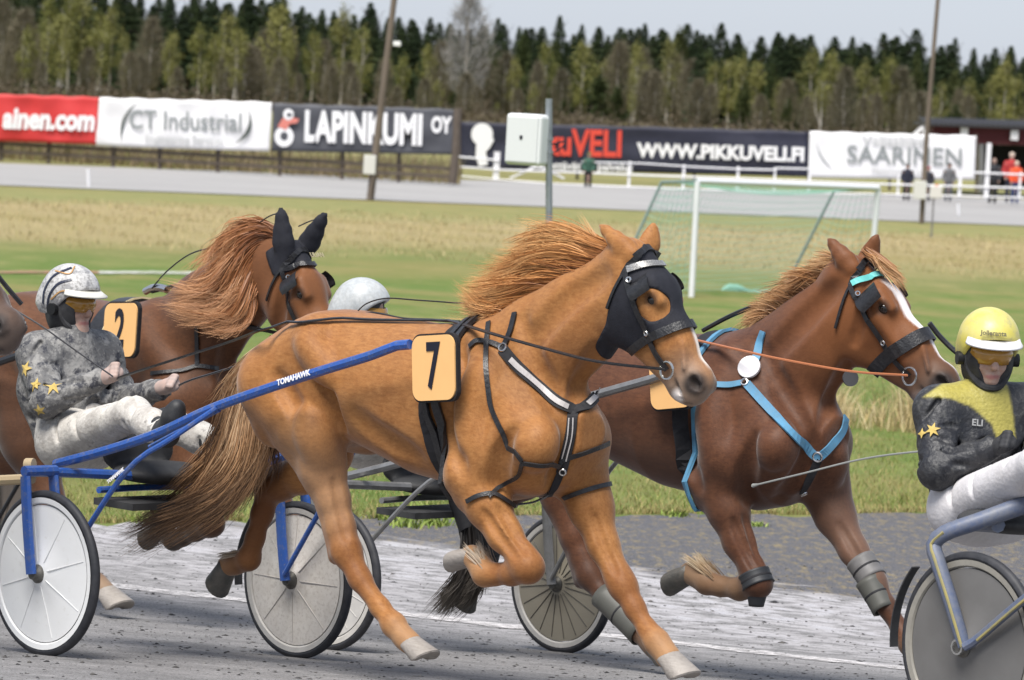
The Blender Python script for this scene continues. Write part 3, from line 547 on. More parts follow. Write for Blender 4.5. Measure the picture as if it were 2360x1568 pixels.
def flat(root, q, pts, m, Y, name='print', dz=.085):
    o = P; V = [P(x, y, Y) + np.array([0, -dz, 0]) - np.array(root.matrix_world.translation) for x, y in pts]; return mesh(name, V, [tuple(range(len(V)))], m, root, smooth=False)
red = mt('red_banner_cloth', (.60, .035, .035), .6, noise=(1.5, (.48, .03, .03), .6)); wht = mt('white_banner_cloth', (.80, .79, .80), .6, noise=(1.2, (.70, .69, .70), .5)); gry = mt('grey_banner_cloth', (.060, .062, .075), .6, noise=(1.5, (.085, .087, .10), .6)); nvy = mt('navy_banner_cloth', (.012, .013, .030), .6, noise=(1.5, (.03, .031, .055), .6))
pw = mt('white_print', (.80, .79, .80), .6); pg = mt('grey_print', (.24, .26, .26), .6); pgl = mt('light_grey_print', (.48, .49, .49), .6); pr_ = mt('red_print', (.66, .06, .035), .6); pk = mt('dark_green_print', (.06, .075, .065), .6); psk = mt('light_blue_print', (.25, .45, .75), .6)
r_, q = banner('banner', 'red banner with white lettering, leftmost on the far fence', [(-120, 214), (228, 224), (222, 333), (-120, 322)], YB, red); print_on(r_, q, 'ainen.com', pw, 218, 280, 66, YB, .78, 3.2, 'RIGHT', shear=.12)
r_, q = banner('banner', 'white banner with grey text between two brackets', [(229, 225), (627, 236), (621, 349), (220, 337)], YB, wht, .04)
print_on(r_, q, 'CT Industrial', pg, 428, 281, 60, YB, .82, .6); print_on(r_, q, 'Engineering Services', pgl, 425, 322, 26, YB, .85, .2)
def arc(x0, y0, x1, y1, bulge, w0, w1, root, q, m, Y, n=18):
    pts = [];  t = np.linspace(0, 1, n); nx, ny = (y1 - y0), -(x1 - x0); L = math.hypot(nx, ny); nx /= L; ny /= L
    for s_, off in ((1, 0), (-1, 1)):
        for k_ in (t if s_ == 1 else t[::-1]): wv = w0 + (w1 - w0) * k_; w2 = wv * math.sin(math.pi * k_); b2 = bulge * 4 * k_ * (1 - k_); pts.append((x0 + (x1 - x0) * k_ + nx * (b2 + s_ * w2 / 2), y0 + (y1 - y0) * k_ + ny * (b2 + s_ * w2 / 2)))
    flat(root, q, pts, m, Y)
arc(318, 236, 281, 328, -14, 5, 9, r_, q, pk, YB); arc(571, 248, 540, 332, 20, 5, 12, r_, q, pk, YB)
r_, q = banner('banner', 'dark grey banner with bold white condensed lettering', [(630, 238), (1050, 252), (1045, 357), (625, 349)], YB, gry)
print_on(r_, q, 'LAPINKUMI', pw, 838, 299, 96, YB, .56, 4.2); print_on(r_, q, 'OY', pw, 1016, 290, 50, YB, .62, 2.4)
flat(r_, q, [(655 + 22 * math.cos(a), 315 + 24 * math.sin(a)) for a in np.linspace(0, 6.28, 22)[:-1]], pw, YB); flat(r_, q, [(655 + 9 * math.cos(a), 314 + 10 * math.sin(a)) for a in np.linspace(0, 6.28, 16)[:-1]], gry, YB, dz=.10); flat(r_, q, [(640, 292), (652, 272), (672, 270), (690, 275), (684, 284), (668, 286), (660, 300)], mt('salmon_print', (.62, .20, .16), .6), YB, dz=.10); flat(r_, q, [(665 + 12 * math.cos(a), 264 + 13 * math.sin(a)) for a in np.linspace(0, 6.28, 18)[:-1]], pw, YB, dz=.11); flat(r_, q, [(667 + 6 * math.cos(a), 265 + 5 * math.sin(a)) for a in np.linspace(0, 6.28, 12)[:-1]], gry, YB, dz=.125)
YP = 212.
r_, q = banner('banner', 'long navy banner with red and white lettering behind the white rails', [(1062, 281), (1864, 303), (1862, 408), (1062, 388)], YP, nvy, .05)
print_on(r_, q, 'PikkuVELI', pr_, 1308, 332, 84, YP, .75, 2.5); print_on(r_, q, 'WWW.PIKKUVELI.FI', pw, 1662, 353, 44, YP, .98, 2.0); print_on(r_, q, 'Siirrettävät  ... palvelut', pw, 1340, 384, 26, YP, 1.0, .6)
flat(r_, q, [(1111 + 25 * math.cos(a), 310 + 26 * math.sin(a)) for a in np.linspace(0, 6.28, 24)[:-1]], pw, YP); flat(r_, q, [(1098, 332), (1122, 332), (1134, 318), (1139, 322), (1128, 342), (1120, 350), (1124, 380), (1104, 384), (1096, 360)], pw, YP, dz=.10)
r_, q = banner('banner', 'white banner with thin dark serif-like name and a dotted arc, rightmost', [(1866, 303), (2250, 313), (2246, 415), (1862, 410)], YP, wht, .02)
print_on(r_, q, 'SAARINEN', pg, 2085, 361, 56, YP, 1.02, .4); print_on(r_, q, 'Valjasliike', pgl, 2060, 325, 34, YP, 1.1, 0); print_on(r_, q, 'Mestarintie 4  Lapua', pgl, 2075, 395, 16, YP, 1., 0); arc(1880, 325, 1922, 392, -8, 2, 5, r_, q, pg, YP)
for x, y0, y1 in ((1062, 278, 410), (1330, 285, 416), (1600, 295, 425), (1863, 300, 434), (2050, 305, 440), (2250, 310, 446)): tag(MB().tube([P(x, y1, YP + .3), P(x, y0, YP + .3)], .07, 7).build('banner_post', wood), 'dark wooden post behind the right-hand banners', 'post', 'posts behind the right-hand banners')
# white running rail on the right
YW = 200.
wf = empty('running_rail', 'white painted running rail in front of the navy banner', 'fence')
def rail(pts, h_=7): 
    for (xa, ya), (xb, yb) in zip(pts[:-1], pts[1:]): a, c = P(xa, ya, YW), P(xb, yb, YW); MB().tube([a, c], h_ * YW / F / 2, 4, True, .5).build('rail', whitep, wf)
rail([(1046, 361), (1150, 370)], 9); rail([(1046, 384), (1150, 392), (1330, 398), (1500, 405), (1700, 412), (2000, 424), (2360, 434), (2420, 436)], 9); rail([(1046, 405), (1140, 414), (1290, 425), (1500, 434), (1800, 443), (2200, 452), (2420, 458)], 8); rail([(1340, 374), (1480, 377), (1600, 385), (1700, 390)], 7); rail([(1700, 390), (1790, 392)], 8); rail([(1790, 388), (1865, 390)], 8); rail([(2246, 398), (2330, 402), (2420, 405)], 9)
for x, y0, y1, w_ in ((1052, 356, 420, 8), (1144, 350, 424, 14), (1450, 372, 436, 6), (1575, 380, 438, 6), (1700, 384, 442, 6), (1785, 386, 444, 5), (1865, 386, 446, 6), (2070, 400, 455, 5), (2212, 400, 458, 7), (2276, 330, 460, 10), (2350, 398, 462, 5)): MB().box((P(x, y0, YW + .05) + P(x, y1, YW + .05)) / 2, (w_ * YW / F, .12, np.linalg.norm(P(x, y0, YW) - P(x, y1, YW)))).build('post', whitep, wf)
MB().tube([P(1175, 412, YW), P(1240, 382, YW)], .05, 5).build('brace', whitep, wf); MB().tube([P(1240, 382, YW), P(1300, 412, YW)], .05, 5).build('brace', whitep, wf)
# stable shed
sh = empty('stable_shed', 'dark red shed with corrugated roof edge and open front at the right', 'building'); YS = 226.
rd = mt('falu_red_boards', (.085, .012, .016), .8, noise=(4, (.06, .01, .012), .7)); dk = mt('shed_interior_shade', (.008, .008, .009), .9); rf = mt('dark_roof_sheet', (.03, .028, .03), .6)  # near-black back wall: shade inside the open shed put into the colour
def quadbox(pts, Y0, Y1, m, nm):
    V = [P(x, y, Y0) for x, y in pts] + [P(x, y, Y0) + np.array([0, Y1 - Y0, 0]) for x, y in pts]; n = len(pts); Fc = [tuple(range(n)), tuple(range(2 * n - 1, n - 1, -1))] + [(i, n + i, n + (i + 1) % n, (i + 1) % n) for i in range(n)]; return mesh(nm, V, Fc, m, sh, smooth=False)
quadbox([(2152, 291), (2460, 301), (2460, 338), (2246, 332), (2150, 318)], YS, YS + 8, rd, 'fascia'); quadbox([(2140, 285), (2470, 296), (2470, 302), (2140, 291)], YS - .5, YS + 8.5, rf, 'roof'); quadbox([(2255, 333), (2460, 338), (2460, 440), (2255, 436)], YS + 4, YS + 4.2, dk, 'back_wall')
for i in range(26): x = 2144 + i * 12; MB().tube([P(x, 287 + i * .37, YS - .55), P(x, 287 + i * .37, YS - .55) + np.array([0, 6, .25])], .09, 6).build('roof_ridge', rf, sh)
for x, y in ((2222, 306), (2338, 312)): MB().box(P(x, y, YS - .2), (.38, .2, .5)).build('lamp_box', whitep, sh)
for x in (2262, 2378): MB().tube([P(x, 444, YS), P(x, 332, YS)], .14, 8).build('post', mt('grey_post', (.16, .16, .165), .7), sh)
quadbox([(2104, 308), (2124, 291), (2132, 291), (2132, 296), (2112, 312)], YS - 1, YS - .8, whitep, 'verge_board'); quadbox([(2128, 290), (2134, 290), (2134, 312), (2128, 312)], YS - 1, YS - .8, whitep, 'verge_board')
# poles
def pole(lb, pts, r, m, Y=None, name='utility_pole'):
    g = G(*pts[0]); Y = g[1] if Y is None else Y; q = [P(x, y, Y) for x, y in pts]; q[0] = q[0] - np.array([0, 0, .3]); root = empty(name, lb, 'pole', mat=Matrix.Translation(Vector(q[0]))); o = MB().tube(spline([p_ - q[0] for p_ in q], 12), np.linspace(r, r * .75, 12), 10).build('shaft', m, root); return root, q[0], Y
pwood = mt('grey_brown_pole_wood', (.17, .135, .105), .8, noise=(2, (.09, .07, .055), .8, (2, 2, .3)))
def boxat(nm, x, y, wpx_, hpx, Y, m, root, base, dep=.25): return MB().box(P(x, y, Y) - base, (wpx_ * Y / F, dep, hpx * Y / F)).build(nm, m, root, False, bevel=.02)
boxm = mt('pale_grey_cabinet', (.62, .61, .58), .5)
r_, b0, Y_ = pole('leaning wooden pole with pale cabinet in front of the grey banner', [(852, 462), (872, 300), (892, 130), (912, -30)], .14, pwood); boxat('cabinet', 852, 380, 28, 44, Y_ - .3, boxm, r_, b0); boxat('lamp', 915, 101, 17, 11, Y_, mt('white_lamp', (.8, .8, .8), .4), r_, b0); MB().tube([P(868, 380, Y_) - b0, P(846, 462, Y_ - 1) - b0], .03, 5).build('brace', pwood, r_)
r_, b0, Y_ = pole('tall thin wooden pole with pale cabinet in front of the white right-hand banner', [(2124, 516), (2134, 340), (2148, 160), (2164, -30)], .10, pwood); boxat('cabinet', 2120, 438, 29, 42, Y_ - .3, boxm, r_, b0)
st = empty('junction_box', 'small pale box on a thin stake beside the right-hand pole', 'box', mat=Matrix.Translation(Vector(P(2148, 520, 150)))); MB().tube([(0, 0, -.4), P(2152, 455, 150) - P(2148, 520, 150)], .03, 6).build('stake', mt('grey_post', (.16, .16, .165), .7), st); MB().box(P(2157, 443, 150) - P(2148, 520, 150), (.40, .2, .42)).build('box', boxm, st, False, bevel=.02); MB().box(P(2159, 428, 150) - P(2148, 520, 150), (.10, .1, .08)).build('orange_light', mt('orange_lens', (.7, .16, .04), .4), st)
for x, y0, y1, lb in ((206, 390, 433, 'short white marker stake at the left of the far track'), (2211, 470, 498, 'short white marker stake at the right of the far track')): g = G(x, y1); o = MB().tube([g - np.array([0, 0, .2]), P(x - 3, y0, g[1])], .055, 6).build('marker_stake', whitep); tag(o, lb, 'stake')
# loudspeaker on its post
ink = mt('black_print', (.008, .008, .02), .5); YL = 43.; galv = mt('galvanised_steel', (.34, .36, .38), .5, .6, noise=(12, (.22, .24, .26), .8)); lm = mt('speaker_white', (.82, .825, .83), .45); lg = mt('speaker_grille', (.70, .71, .715), .6, noise=(220, (.62, .63, .635), .8))
b0 = P(1270, 974, YL); root = empty('speaker_post', 'galvanised steel post carrying the white loudspeaker', 'post', mat=Matrix.Translation(Vector(b0))); MB().tube([(0, 0, -.3), P(1265, 228, YL) - b0], .033, 12).build('post', galv, root)
for y in (322, 352): MB().tube([P(1266, y, YL) - b0 + np.array([0, 0, -.01]), P(1266, y, YL) - b0 + np.array([0, 0, .02])], .040, 12).build('clamp', galv, root)
sp = empty('loudspeaker', 'white box loudspeaker hung on the galvanised post', 'loudspeaker', mat=Matrix.Translation(Vector(P(1217, 322, YL))) @ Matrix.Rotation(math.radians(-24), 4, 'Z')); MB().box((0, 0, 0), (.375, .26, .492)).build('cabinet', lm, sp, False, bevel=.035); MB().box((-.006, -.128, .0), (.335, .03, .452)).build('grille', lg, sp, False, bevel=.02); MB().box((-.01, -.146, .02), (.030, .006, .036)).build('badge', ink, sp, False); MB().box((.10, .17, 0), (.06, .14, .12)).build('bracket', galv, sp, False)
cb = [P(x, y, YL) - np.array(P(1217, 322, YL)) for x, y in ((1262, 335), (1285, 330), (1302, 326), (1298, 338), (1278, 352))]; cbo = MB().tube(spline(cb, 14), .007, 6).build('speaker_cable', leather if 'leather' in globals() else ink); cbo.location = P(1217, 322, YL); tag(cbo, 'short looped dark cable hanging behind the loudspeaker', 'cable')
# football goal
gp = mt('white_goal_paint', (.76, .77, .79), .4, noise=(2, (.64, .65, .67), .5)); ggr = mt('grey_green_stay', (.20, .27, .26), .6); gnet = mt('green_net_cord', (.22, .42, .33), .8)
goal = empty('football_goal', 'white football goal with green net on the infield', 'goal'); Y0, Y1 = 92.5, 97.
pa, ta, tb_, pb = P(1593, 697, Y0), P(1608, 418, Y0), P(2024, 434, Y1), P(2000, 705, Y1)
MB().tube([pa - np.array([0, 0, .2]), ta], .062, 10).build('post', gp, goal); MB().tube([pb, tb_], .062, 10).build('post', gp, goal); MB().tube([ta, tb_], .062, 10).build('crossbar', gp, goal)
sa, sb = P(1525, 420, Y0 + 1.2), P(1922, 441, Y1 + 1.); ga, gb = P(1402, 688, Y0 + 1.5), P(1805, 672, Y1 + 1.)
for a, c, nm, m in ((ta, sa, 'stay', ggr), (tb_, sb, 'stay', ggr), (sa, ga, 'stay', ggr), (sb, gb, 'stay', ggr), (ga, gb, 'ground_bar', gnet), (pa, ga, 'ground_bar', gnet), (pb, gb, 'ground_bar', gnet)): MB().tube([a, c], .034 if nm == 'stay' else .05, 7).build(nm, m, goal)
mb = MB()
def netpanel(a, c, d, e, nu, nv):
    f = lambda u, v: (a * (1 - u) + c * u) * (1 - v) + (e * (1 - u) + d * u) * v + np.array([0, 0, -.18 * math.sin(math.pi * u) * math.sin(math.pi * v)])
    for i in range(nu + 1): mb.tube([f(i / nu, v) for v in np.linspace(0, 1, 7)], .0055, 3, False)
    for j in range(nv + 1): mb.tube([f(u, j / nv) for u in np.linspace(0, 1, 9)], .0055, 3, False)
netpanel(sa, sb, gb, ga, 42, 18); netpanel(ta, tb_, sb, sa, 42, 7); netpanel(ta, sa, ga, pa, 9, 18); netpanel(tb_, sb, gb, pb, 9, 18); mb.build('net', gnet, goal, kind='stuff')
lumps = MB(); lumps.tube(spline([P(x, y, Y1) for x, y in ((1660, 676), (1690, 664), (1705, 672), (1740, 678), (1790, 676))], 12), [.05, .09, .12, .09, .13, .10, .08, .1, .09, .08, .08, .06], 6).build('net_bundle', gnet, goal)
# ------------------------------------------------------------------ horses
Yax = np.array([0, 1., 0])
class Head:
    """head coordinates: a from poll to lip, b towards the forehead, c to the left"""
    def __init__(s, poll, pitch, yaw, scale=1., deep=1.2):
        s.kb = deep
        cy, sy = math.cos(yaw), math.sin(yaw); s.N = np.array([-sy, cy, 0]); fwd = np.array([cy, sy, 0])
        s.A = fwd * math.cos(pitch) - np.array([0, 0, math.sin(pitch)]); s.B = fwd * math.sin(pitch) + np.array([0, 0, math.cos(pitch)])
        s.o = np.asarray(poll, float); s.k = scale
    def __call__(s, a, b, c=0.): return s.o + s.k * (s.A * a + s.B * b * (s.kb if b < 0 else 1) + s.N * c)
    def inv(s, V):
        q = (np.asarray(V) - s.o) / s.k; b = q @ s.B; return np.stack([q @ s.A, np.where(b < 0, b / s.kb, b), q @ s.N], -1)
def head_solid(S, h, ears=(None, None)):
    k = h.k; d = h.kb; R = np.stack([h.A, h.B, h.N], 1); fl = lambda f: (f, h.N)
    S.cone(h(.02, -.075), h(.17, -.070), .088 * k, .104 * k, .05, fl(.90))
    S.cone(h(.17, -.074), h(.36, -.072), .108 * k, .088 * k, .05, fl(.74)); S.cone(h(.36, -.072), h(.51, -.062), .088 * k, .066 * k, .05, fl(.72))
    S.ell(h(.165, -.135), np.array([.145, .112 * d, .084]) * k, .05, R)
    S.cone(h(.22, -.185), h(.47, -.122), .056 * k, .040 * k, .05, fl(.8))
    S.ell(h(.535, -.060), np.array([.068, .062 * d, .060]) * k, .04, R); S.ell(h(.568, -.088), np.array([.042, .042 * d, .050]) * k, .03, R); S.ell(h(.520, -.126), np.array([.050, .030 * d, .040]) * k, .025, R)
    for c in (-1, 1):
        S.ell(h(.548, -.036, .042 * c), np.array([.044, .030, .026]) * k, .02, R)
        S.cone(h(.15, -.012, .068 * c), h(.222, -.010, .072 * c), .024 * k, .017 * k, .035)
        S.cone(h(.22, -.058, .080 * c), h(.40, -.082, .056 * c), .022 * k, .010 * k, .025)
        S.cone(h(.485, -.045, .064 * c), h(.40, -.015, .05 * c), .008 * k, .006 * k, .02)
        S.ell(h(.553, -.038, .074 * c), np.array([.034, .021, .042]) * k, .006, R, sub=True)
        S.ell(h(.202, -.026, .112 * c), np.array([.024, .014, .02]) * k, .012, R, sub=True); S.cone(h(.186, -.013, .093 * c), h(.228, -.016, .086 * c), .008 * k, .006 * k, .012)
        S.cone(h(.605, -.104, .02 * c), h(.50, -.102, .058 * c), .008, .007, .008, sub=True)
    for e in ears:
        if e is None: continue
        b, t, n, fat = e; b = np.asarray(b); t = np.asarray(t); d = (t - b) * 1.06
        S.chain([b - d * .1, b + d * .22, b + d * .5, b + d * .8, b + d], np.array([.036, .041, .034, .022, .011]) * k * fat, .016, (.6, n))
        S.cone(b + d * .25 + nrm(n) * .046 * k, b + d * .65 + nrm(n) * .034 * k, .024 * k * fat, .010 * k * fat, .01, (.55, n), sub=True)
def coat_mat(name, c1, c2, c3, rough=.55):
    m = mat(name, c1, rough, noise=[(2.4, c2, .95), (6, c3, .6), (13, tuple(np.array(c2) * .75), .4), (38, c3, .35), (1., tuple(np.array(c2) * .65), .36, (22, 95, 95), (.45, .64)), (1., c3, .4, (30, 120, 60), (.5, .66))], bump=.10, bscale=190, attr='patch', spec=.2, sheen=.22); return m
def paint(V, lays):
    """lays: (mask in 0..1, colour) laid one over the other -> colour attribute"""
    rgb = np.zeros((len(V), 3)); al = np.zeros(len(V))
    for mk, c in lays:
        na = al + mk * (1 - al); rgb = np.where(na[:, None] > 1e-6, (rgb * (al * (1 - mk))[:, None] + np.asarray(c)[None] * mk[:, None]) / np.maximum(na, 1e-6)[:, None], rgb); al = na
    return np.concatenate([rgb, al[:, None]], 1)
def segd(V, a, b):
    a = np.asarray(a, float); b = np.asarray(b, float); ab = b - a; t = np.clip((V - a) @ ab / (ab @ ab + 1e-9), 0, 1); return np.linalg.norm(V - a - t[:, None] * ab, axis=1)
def soft(x, a, b): return np.clip((b - x) / (b - a), 0, 1)       # 1 below a, 0 above b
def hoof(parent, cor, toe_dir, up, m, k=1.):
    """cor: coronet centre; up: sole -> coronet; toe_dir: towards the toe"""
    z = nrm(up); x = nrm(np.asarray(toe_dir) - z * (np.asarray(toe_dir) @ z)); y = np.cross(z, x); V = []; n = 18; rows = [(0.014, .042, .042, .0), (0.0, .052, .051, .0), (-.02, .054, .054, .010), (-.092, .068, .068, .044), (-.098, .064, .064, .044), (-.094, .03, .03, .03)]
    for h_, rx, ry, sh in rows:
        for i in range(n):
            a = 2 * math.pi * i / n; c, s_ = math.cos(a), math.sin(a); fx = rx * (c if c > 0 else .78 * c)
            hh = h_ * (1. if c > 0 else (1 - .35 * c * c)); V.append(np.asarray(cor) + k * (x * (fx + sh) + y * ry * s_ + z * hh))
    Fc = [(r * n + i, r * n + (i + 1) % n, (r + 1) * n + (i + 1) % n, (r + 1) * n + i)[::-1] for r in range(len(rows) - 1) for i in range(n)] + [tuple(range((len(rows) - 1) * n, len(rows) * n))]
    o = mesh('hoof', V, Fc, m, parent); auto_smooth(o, 45); return o
def tuft(parent, pts, m, n=160, seed=3, wd=.004, jit=.012): return hair('feather', pts, n, m, parent, wd, jit, seg=6, seed=seed)
def patch_mesh(name, V, Q, keep, off, m, parent, fr=None, sm=4, th=.0):
    """a close-fitting cloth: the faces whose vertices are kept, lifted off the skin"""
    N = np.zeros_like(V); fn = np.cross(V[Q[:, 2]] - V[Q[:, 0]], V[Q[:, 3]] - V[Q[:, 1]])
    for i in range(4): np.add.at(N, Q[:, i], fn)
    N /= np.linalg.norm(N, axis=1)[:, None] + 1e-12
    q = Q[keep[Q].all(1)]; ids, inv = np.unique(q, return_inverse=True); q = inv.reshape(-1, 4); v = V[ids] + N[ids] * off
    E = np.vstack([q[:, [0, 1]], q[:, [1, 2]], q[:, [2, 3]], q[:, [3, 0]]]); Es = np.sort(E, 1); u, ix, ct = np.unique(Es, axis=0, return_inverse=True, return_counts=True); bd = u[ct == 1]
    for it in range(sm):
        acc = np.zeros_like(v); c = np.zeros(len(v)); np.add.at(acc, bd[:, 0], v[bd[:, 1]]); np.add.at(acc, bd[:, 1], v[bd[:, 0]]); np.add.at(c, bd.ravel(), 1); k = c > 0
        v[k] = .5 * v[k] + .5 * acc[k] / c[k][:, None]
    o = mesh(name, v, q, m, parent)
    md = o.modifiers.new('thickness', 'SOLIDIFY'); md.thickness = .005; md.offset = -1
    return o
def trunk_std(S, x0, dz, k=1., belly=0., bw=1.):
    """trunk of a horse whose tail head is near x0; dz lifts it"""
    T = np.array([(-.02, 1.12, 1.40, .07, .5), (.02, 1.06, 1.44, .14, .5), (.10, .99, 1.495, .205, .55), (.24, .95, 1.548, .262, .55), (.37, .98, 1.57, .275, .55), (.53, 1.03, 1.567, .275, .5), (.72, .985, 1.562, .288, .45),
        (.92, .935, 1.556, .293, .42), (1.13, .915, 1.572, .272, .42), (1.27, .90, 1.598, .24, .42), (1.41, .885, 1.575, .228, .42), (1.56, .92, 1.49, .215, .42), (1.70, 1.0, 1.39, .175, .45), (1.80, 1.12, 1.28, .10, .5)])
    T[:, 0] = x0 + T[:, 0] * k; T[:, 1:3] = T[:, 1:3] * k + dz; T[:, 3] *= k * bw; T[3:12, 1] += belly; S.loft(T, .06)
    p = lambda x, y, z: np.array([x0 + x * k, y * k, z * k + dz])
    for c in (-1, 1):
        S.cone(p(1.31, .10 * c, 1.46), p(1.61, .138 * c, 1.15), .10 * k, .118 * k, .07); S.cone(p(1.61, .138 * c, 1.15), p(1.40, .170 * c, 1.02), .118 * k, .115 * k, .07)
        S.cone(p(1.22, .135 * c, 1.38), p(1.40, .18 * c, 1.08), .10 * k, .11 * k, .06)
        S.ell(p(1.62, .088 * c, 1.10), np.array([.125, .092, .16]) * k, .09)
        S.cone(p(.37, .15 * c, 1.42), p(.14, .15 * c, 1.27), .125 * k, .15 * k, .08); S.cone(p(.16, .16 * c, 1.22), p(.36, .18 * c, 1.10), .16 * k, .14 * k, .08)
        S.cone(p(.06, .10 * c, 1.26), p(.14, .13 * c, 1.08), .10 * k, .11 * k, .06); S.ell(p(.42, .235 * c, 1.46), np.array([.06, .03, .05]) * k, .05)
    return p

def groove(S, surf, px, r=.02, depth=.008, k=.03, add=False, n=10):
    depth = depth * 2.0
    """a shallow furrow (or, with add, a ridge) along a pixel line on the skin"""
    fr = surf.fr; pts = []
    for x, y in spline(px, n):
        p, nn = surf.cast(x, y)
        if p is not None: pts.append((fr.toL(p), np.array([nn @ fr.h, nn @ fr.l, nn[2]])))
    q = [p + nn * ((r - depth) if not add else (depth - r)) for p, nn in pts]; e = np.linspace(0, 1, len(q)); rr = r * (1 - .35 * np.abs(2 * e - 1))
    for i in range(len(q) - 1):
        if np.linalg.norm(q[i + 1] - q[i]) < .25: S.p.append(('c', q[i], q[i + 1], rr[i], rr[i + 1], k, None, not add))
def horse_build(fr, trunk, neck, head, ears, limbs, extra=(), grooves=(), ridges=(), vox=.0105):
    S = Solid(); trunk_std(S, **trunk); pts, rs = neck
    S.chain([*pts, head(.03, -.10)], [*rs, .108 * head.k], .07, (.60, Yax)); head_solid(S, head, ears); L_ = {}
    for k_, rows in limbs.items():
        p = L_[k_] = limb(S, fr, rows); q = p[-5]; t = p[-3]; bk = -nrm(np.cross(nrm(t - q), Yax)); S.cone(q + bk * .026, t + bk * .022, .017, .019, .015)
        if k_ in ('nh', 'fh'): S.cone(p[3] + bk * .02, p[4] + bk * .062 - nrm(t - q) * .03, .045, .028, .03); S.cone(p[1] + bk * .05, p[4] + bk * .058 - nrm(t - q) * .03, .045, .022, .03)
    for a, b, ra, rb, kk in extra: S.cone(fr.L(*a), fr.L(*b), ra, rb, kk)
    if grooves or ridges:
        sf = Surf(*S.vf(.02, 1), fr)
        for g in grooves: groove(S, sf, *g[:1], **g[1])
        for g in ridges: groove(S, sf, g[0], add=True, **g[1])
    V, Q = S.vf(vox, 2); return V, Q, L_
def horse_finish(root, V, Q, head, L_, m, lays, hooves):
    body = mesh('body', V, Q, m, root); vcol(body, 'patch', paint(V, lays))
    for c in (-1, 1):
        S2 = Solid(); S2.ell(head(.206, -.027, .077 * c), np.array((.0225, .0225, .0225)) * head.k); v, q = S2.vf(.006, 0); mesh('eye', v, q, eyem, root)
    for k_, (toe0, toe1, up0, up1, hm, sc) in hooves.items():
        fr = root['_fr'] if False else FRM[root.name]; w_ = L_[k_][-1][1]; hoof(root, L_[k_][-1], fr.L(*toe1, w_) - fr.L(*toe0, w_), fr.L(*up1, w_) - fr.L(*up0, w_), hm, sc)
    return body
FRM = {}
FA = Frame((-1.394, 19.151), 45); FC = Frame((-.237, 21.15), 44); FB = Frame((-3.25, 24.1), 46)
def pxs(fr, rows): return [fr.L(x, y, w_) for x, y, w_, *_ in rows], [r[3] for r in rows]
def limb(S, fr, rows, k=.035):
    p, r = pxs(fr, rows); S.chain(p, r, k); return p
hairA = hairmat('flaxen_red_hair', (.24, .085, .024), (.50, .22, .070), (.66, .37, .15))
hornm = mt('hoof_horn', (.30, .27, .245), .55, noise=[(30, (.16, .14, .12), .7, (1, 1, 6)), (8, (.42, .38, .34), .5)], bump=.2, bscale=80)
hornd = mt('dark_hoof_horn', (.055, .055, .05), .5, noise=(20, (.15, .13, .11), .6), bump=.2, bscale=80)
eyem = mt('horse_eye', (.012, .008, .006), .08, spec=.7)
def face_lays(V, head, grey, white_lip=True):
    hc = head.inv(V); a_, b_, c_ = hc.T; nh = np.linalg.norm(V - head(.28, -.06), axis=1) < .45 * head.k; face_lays.soft = soft(np.linalg.norm(V - head(.26, -.06), axis=1), .22 * head.k, .5 * head.k)
    out = [(np.where(nh, np.clip((a_ - .38) / .13, 0, 1), 0) * .75 * np.clip((.03 - b_) / .06, .25, 1), grey)]
    for c in (-1, 1): out.append((np.where(nh, soft(np.linalg.norm(hc - [.553, -.040, .060 * c], axis=1), .030, .055), 0) * .95, (.035, .028, .026)))
    for c in (-1, 1): out.append((np.where(nh, soft(np.linalg.norm((hc - [.203, -.024, .1 * c]) * [1, 1.4, 1], axis=1), .022, .04), 0) * .8, (.035, .02, .014)))
    for c in (-1, 1): out.append((soft(segd(V, head(.598, -.097, .028 * c), head(.495, -.098, .060 * c)), .005, .013) * .85, (.03, .02, .018)))
    return out, hc, nh
def leg_lays(V, L_, low, joint, lo=.75):
    return [(soft(np.minimum.reduce([segd(V, L_[k_][-2], L_[k_][-1]) for k_ in L_]), .05, .13) * lo, low), (soft(np.minimum.reduce([segd(V, L_[k_][4], L_[k_][5]) for k_ in L_]), .04, .16) * .5, joint)]
# --- the near light chestnut
headA = Head(FA.L(1486, 570, .02), math.radians(55.5), math.radians(14), 1.05, 1.16)
limbsA = {'nh': [(735, 1000, -.17, .125), (745, 1080, -.155, .092), (769, 1150, -.14, .064), (785, 1215, -.13, .057), (798, 1270, -.13, .060), (830, 1335, -.13, .043), (876, 1400, -.13, .036), (908, 1441, -.13, .046), (933, 1472, -.13, .040), (946, 1483, -.13, .046)],
    'fh': [(745, 1040, .15, .13), (700, 1092, .14, .082), (650, 1115, .13, .066), (636, 1120, .13, .062), (622, 1124, .13, .058), (604, 1185, .13, .043), (588, 1240, .13, .037), (573, 1288, .13, .047), (545, 1300, .13, .040), (524, 1305, .13, .046)],
    'nf': [(1095, 1095, -.185, .128), (1125, 1165, -.19, .088), (1163, 1232, -.185, .066), (1203, 1283, -.18, .052), (1217, 1308, -.18, .060), (1180, 1323, -.18, .042), (1142, 1326, -.18, .036), (1118, 1322, -.18, .048), (1099, 1295, -.18, .038), (1088, 1281, -.18, .044)],
    'ff': [(1330, 1080, .155, .128), (1362, 1170, .155, .088), (1390, 1255, .15, .060), (1426, 1332, .15, .051), (1438, 1355, .15, .051), (1463, 1402, .15, .038), (1494, 1454, .15, .035), (1514, 1480, .15, .046), (1534, 1506, .15, .040), (1541, 1516, .15, .046)]}
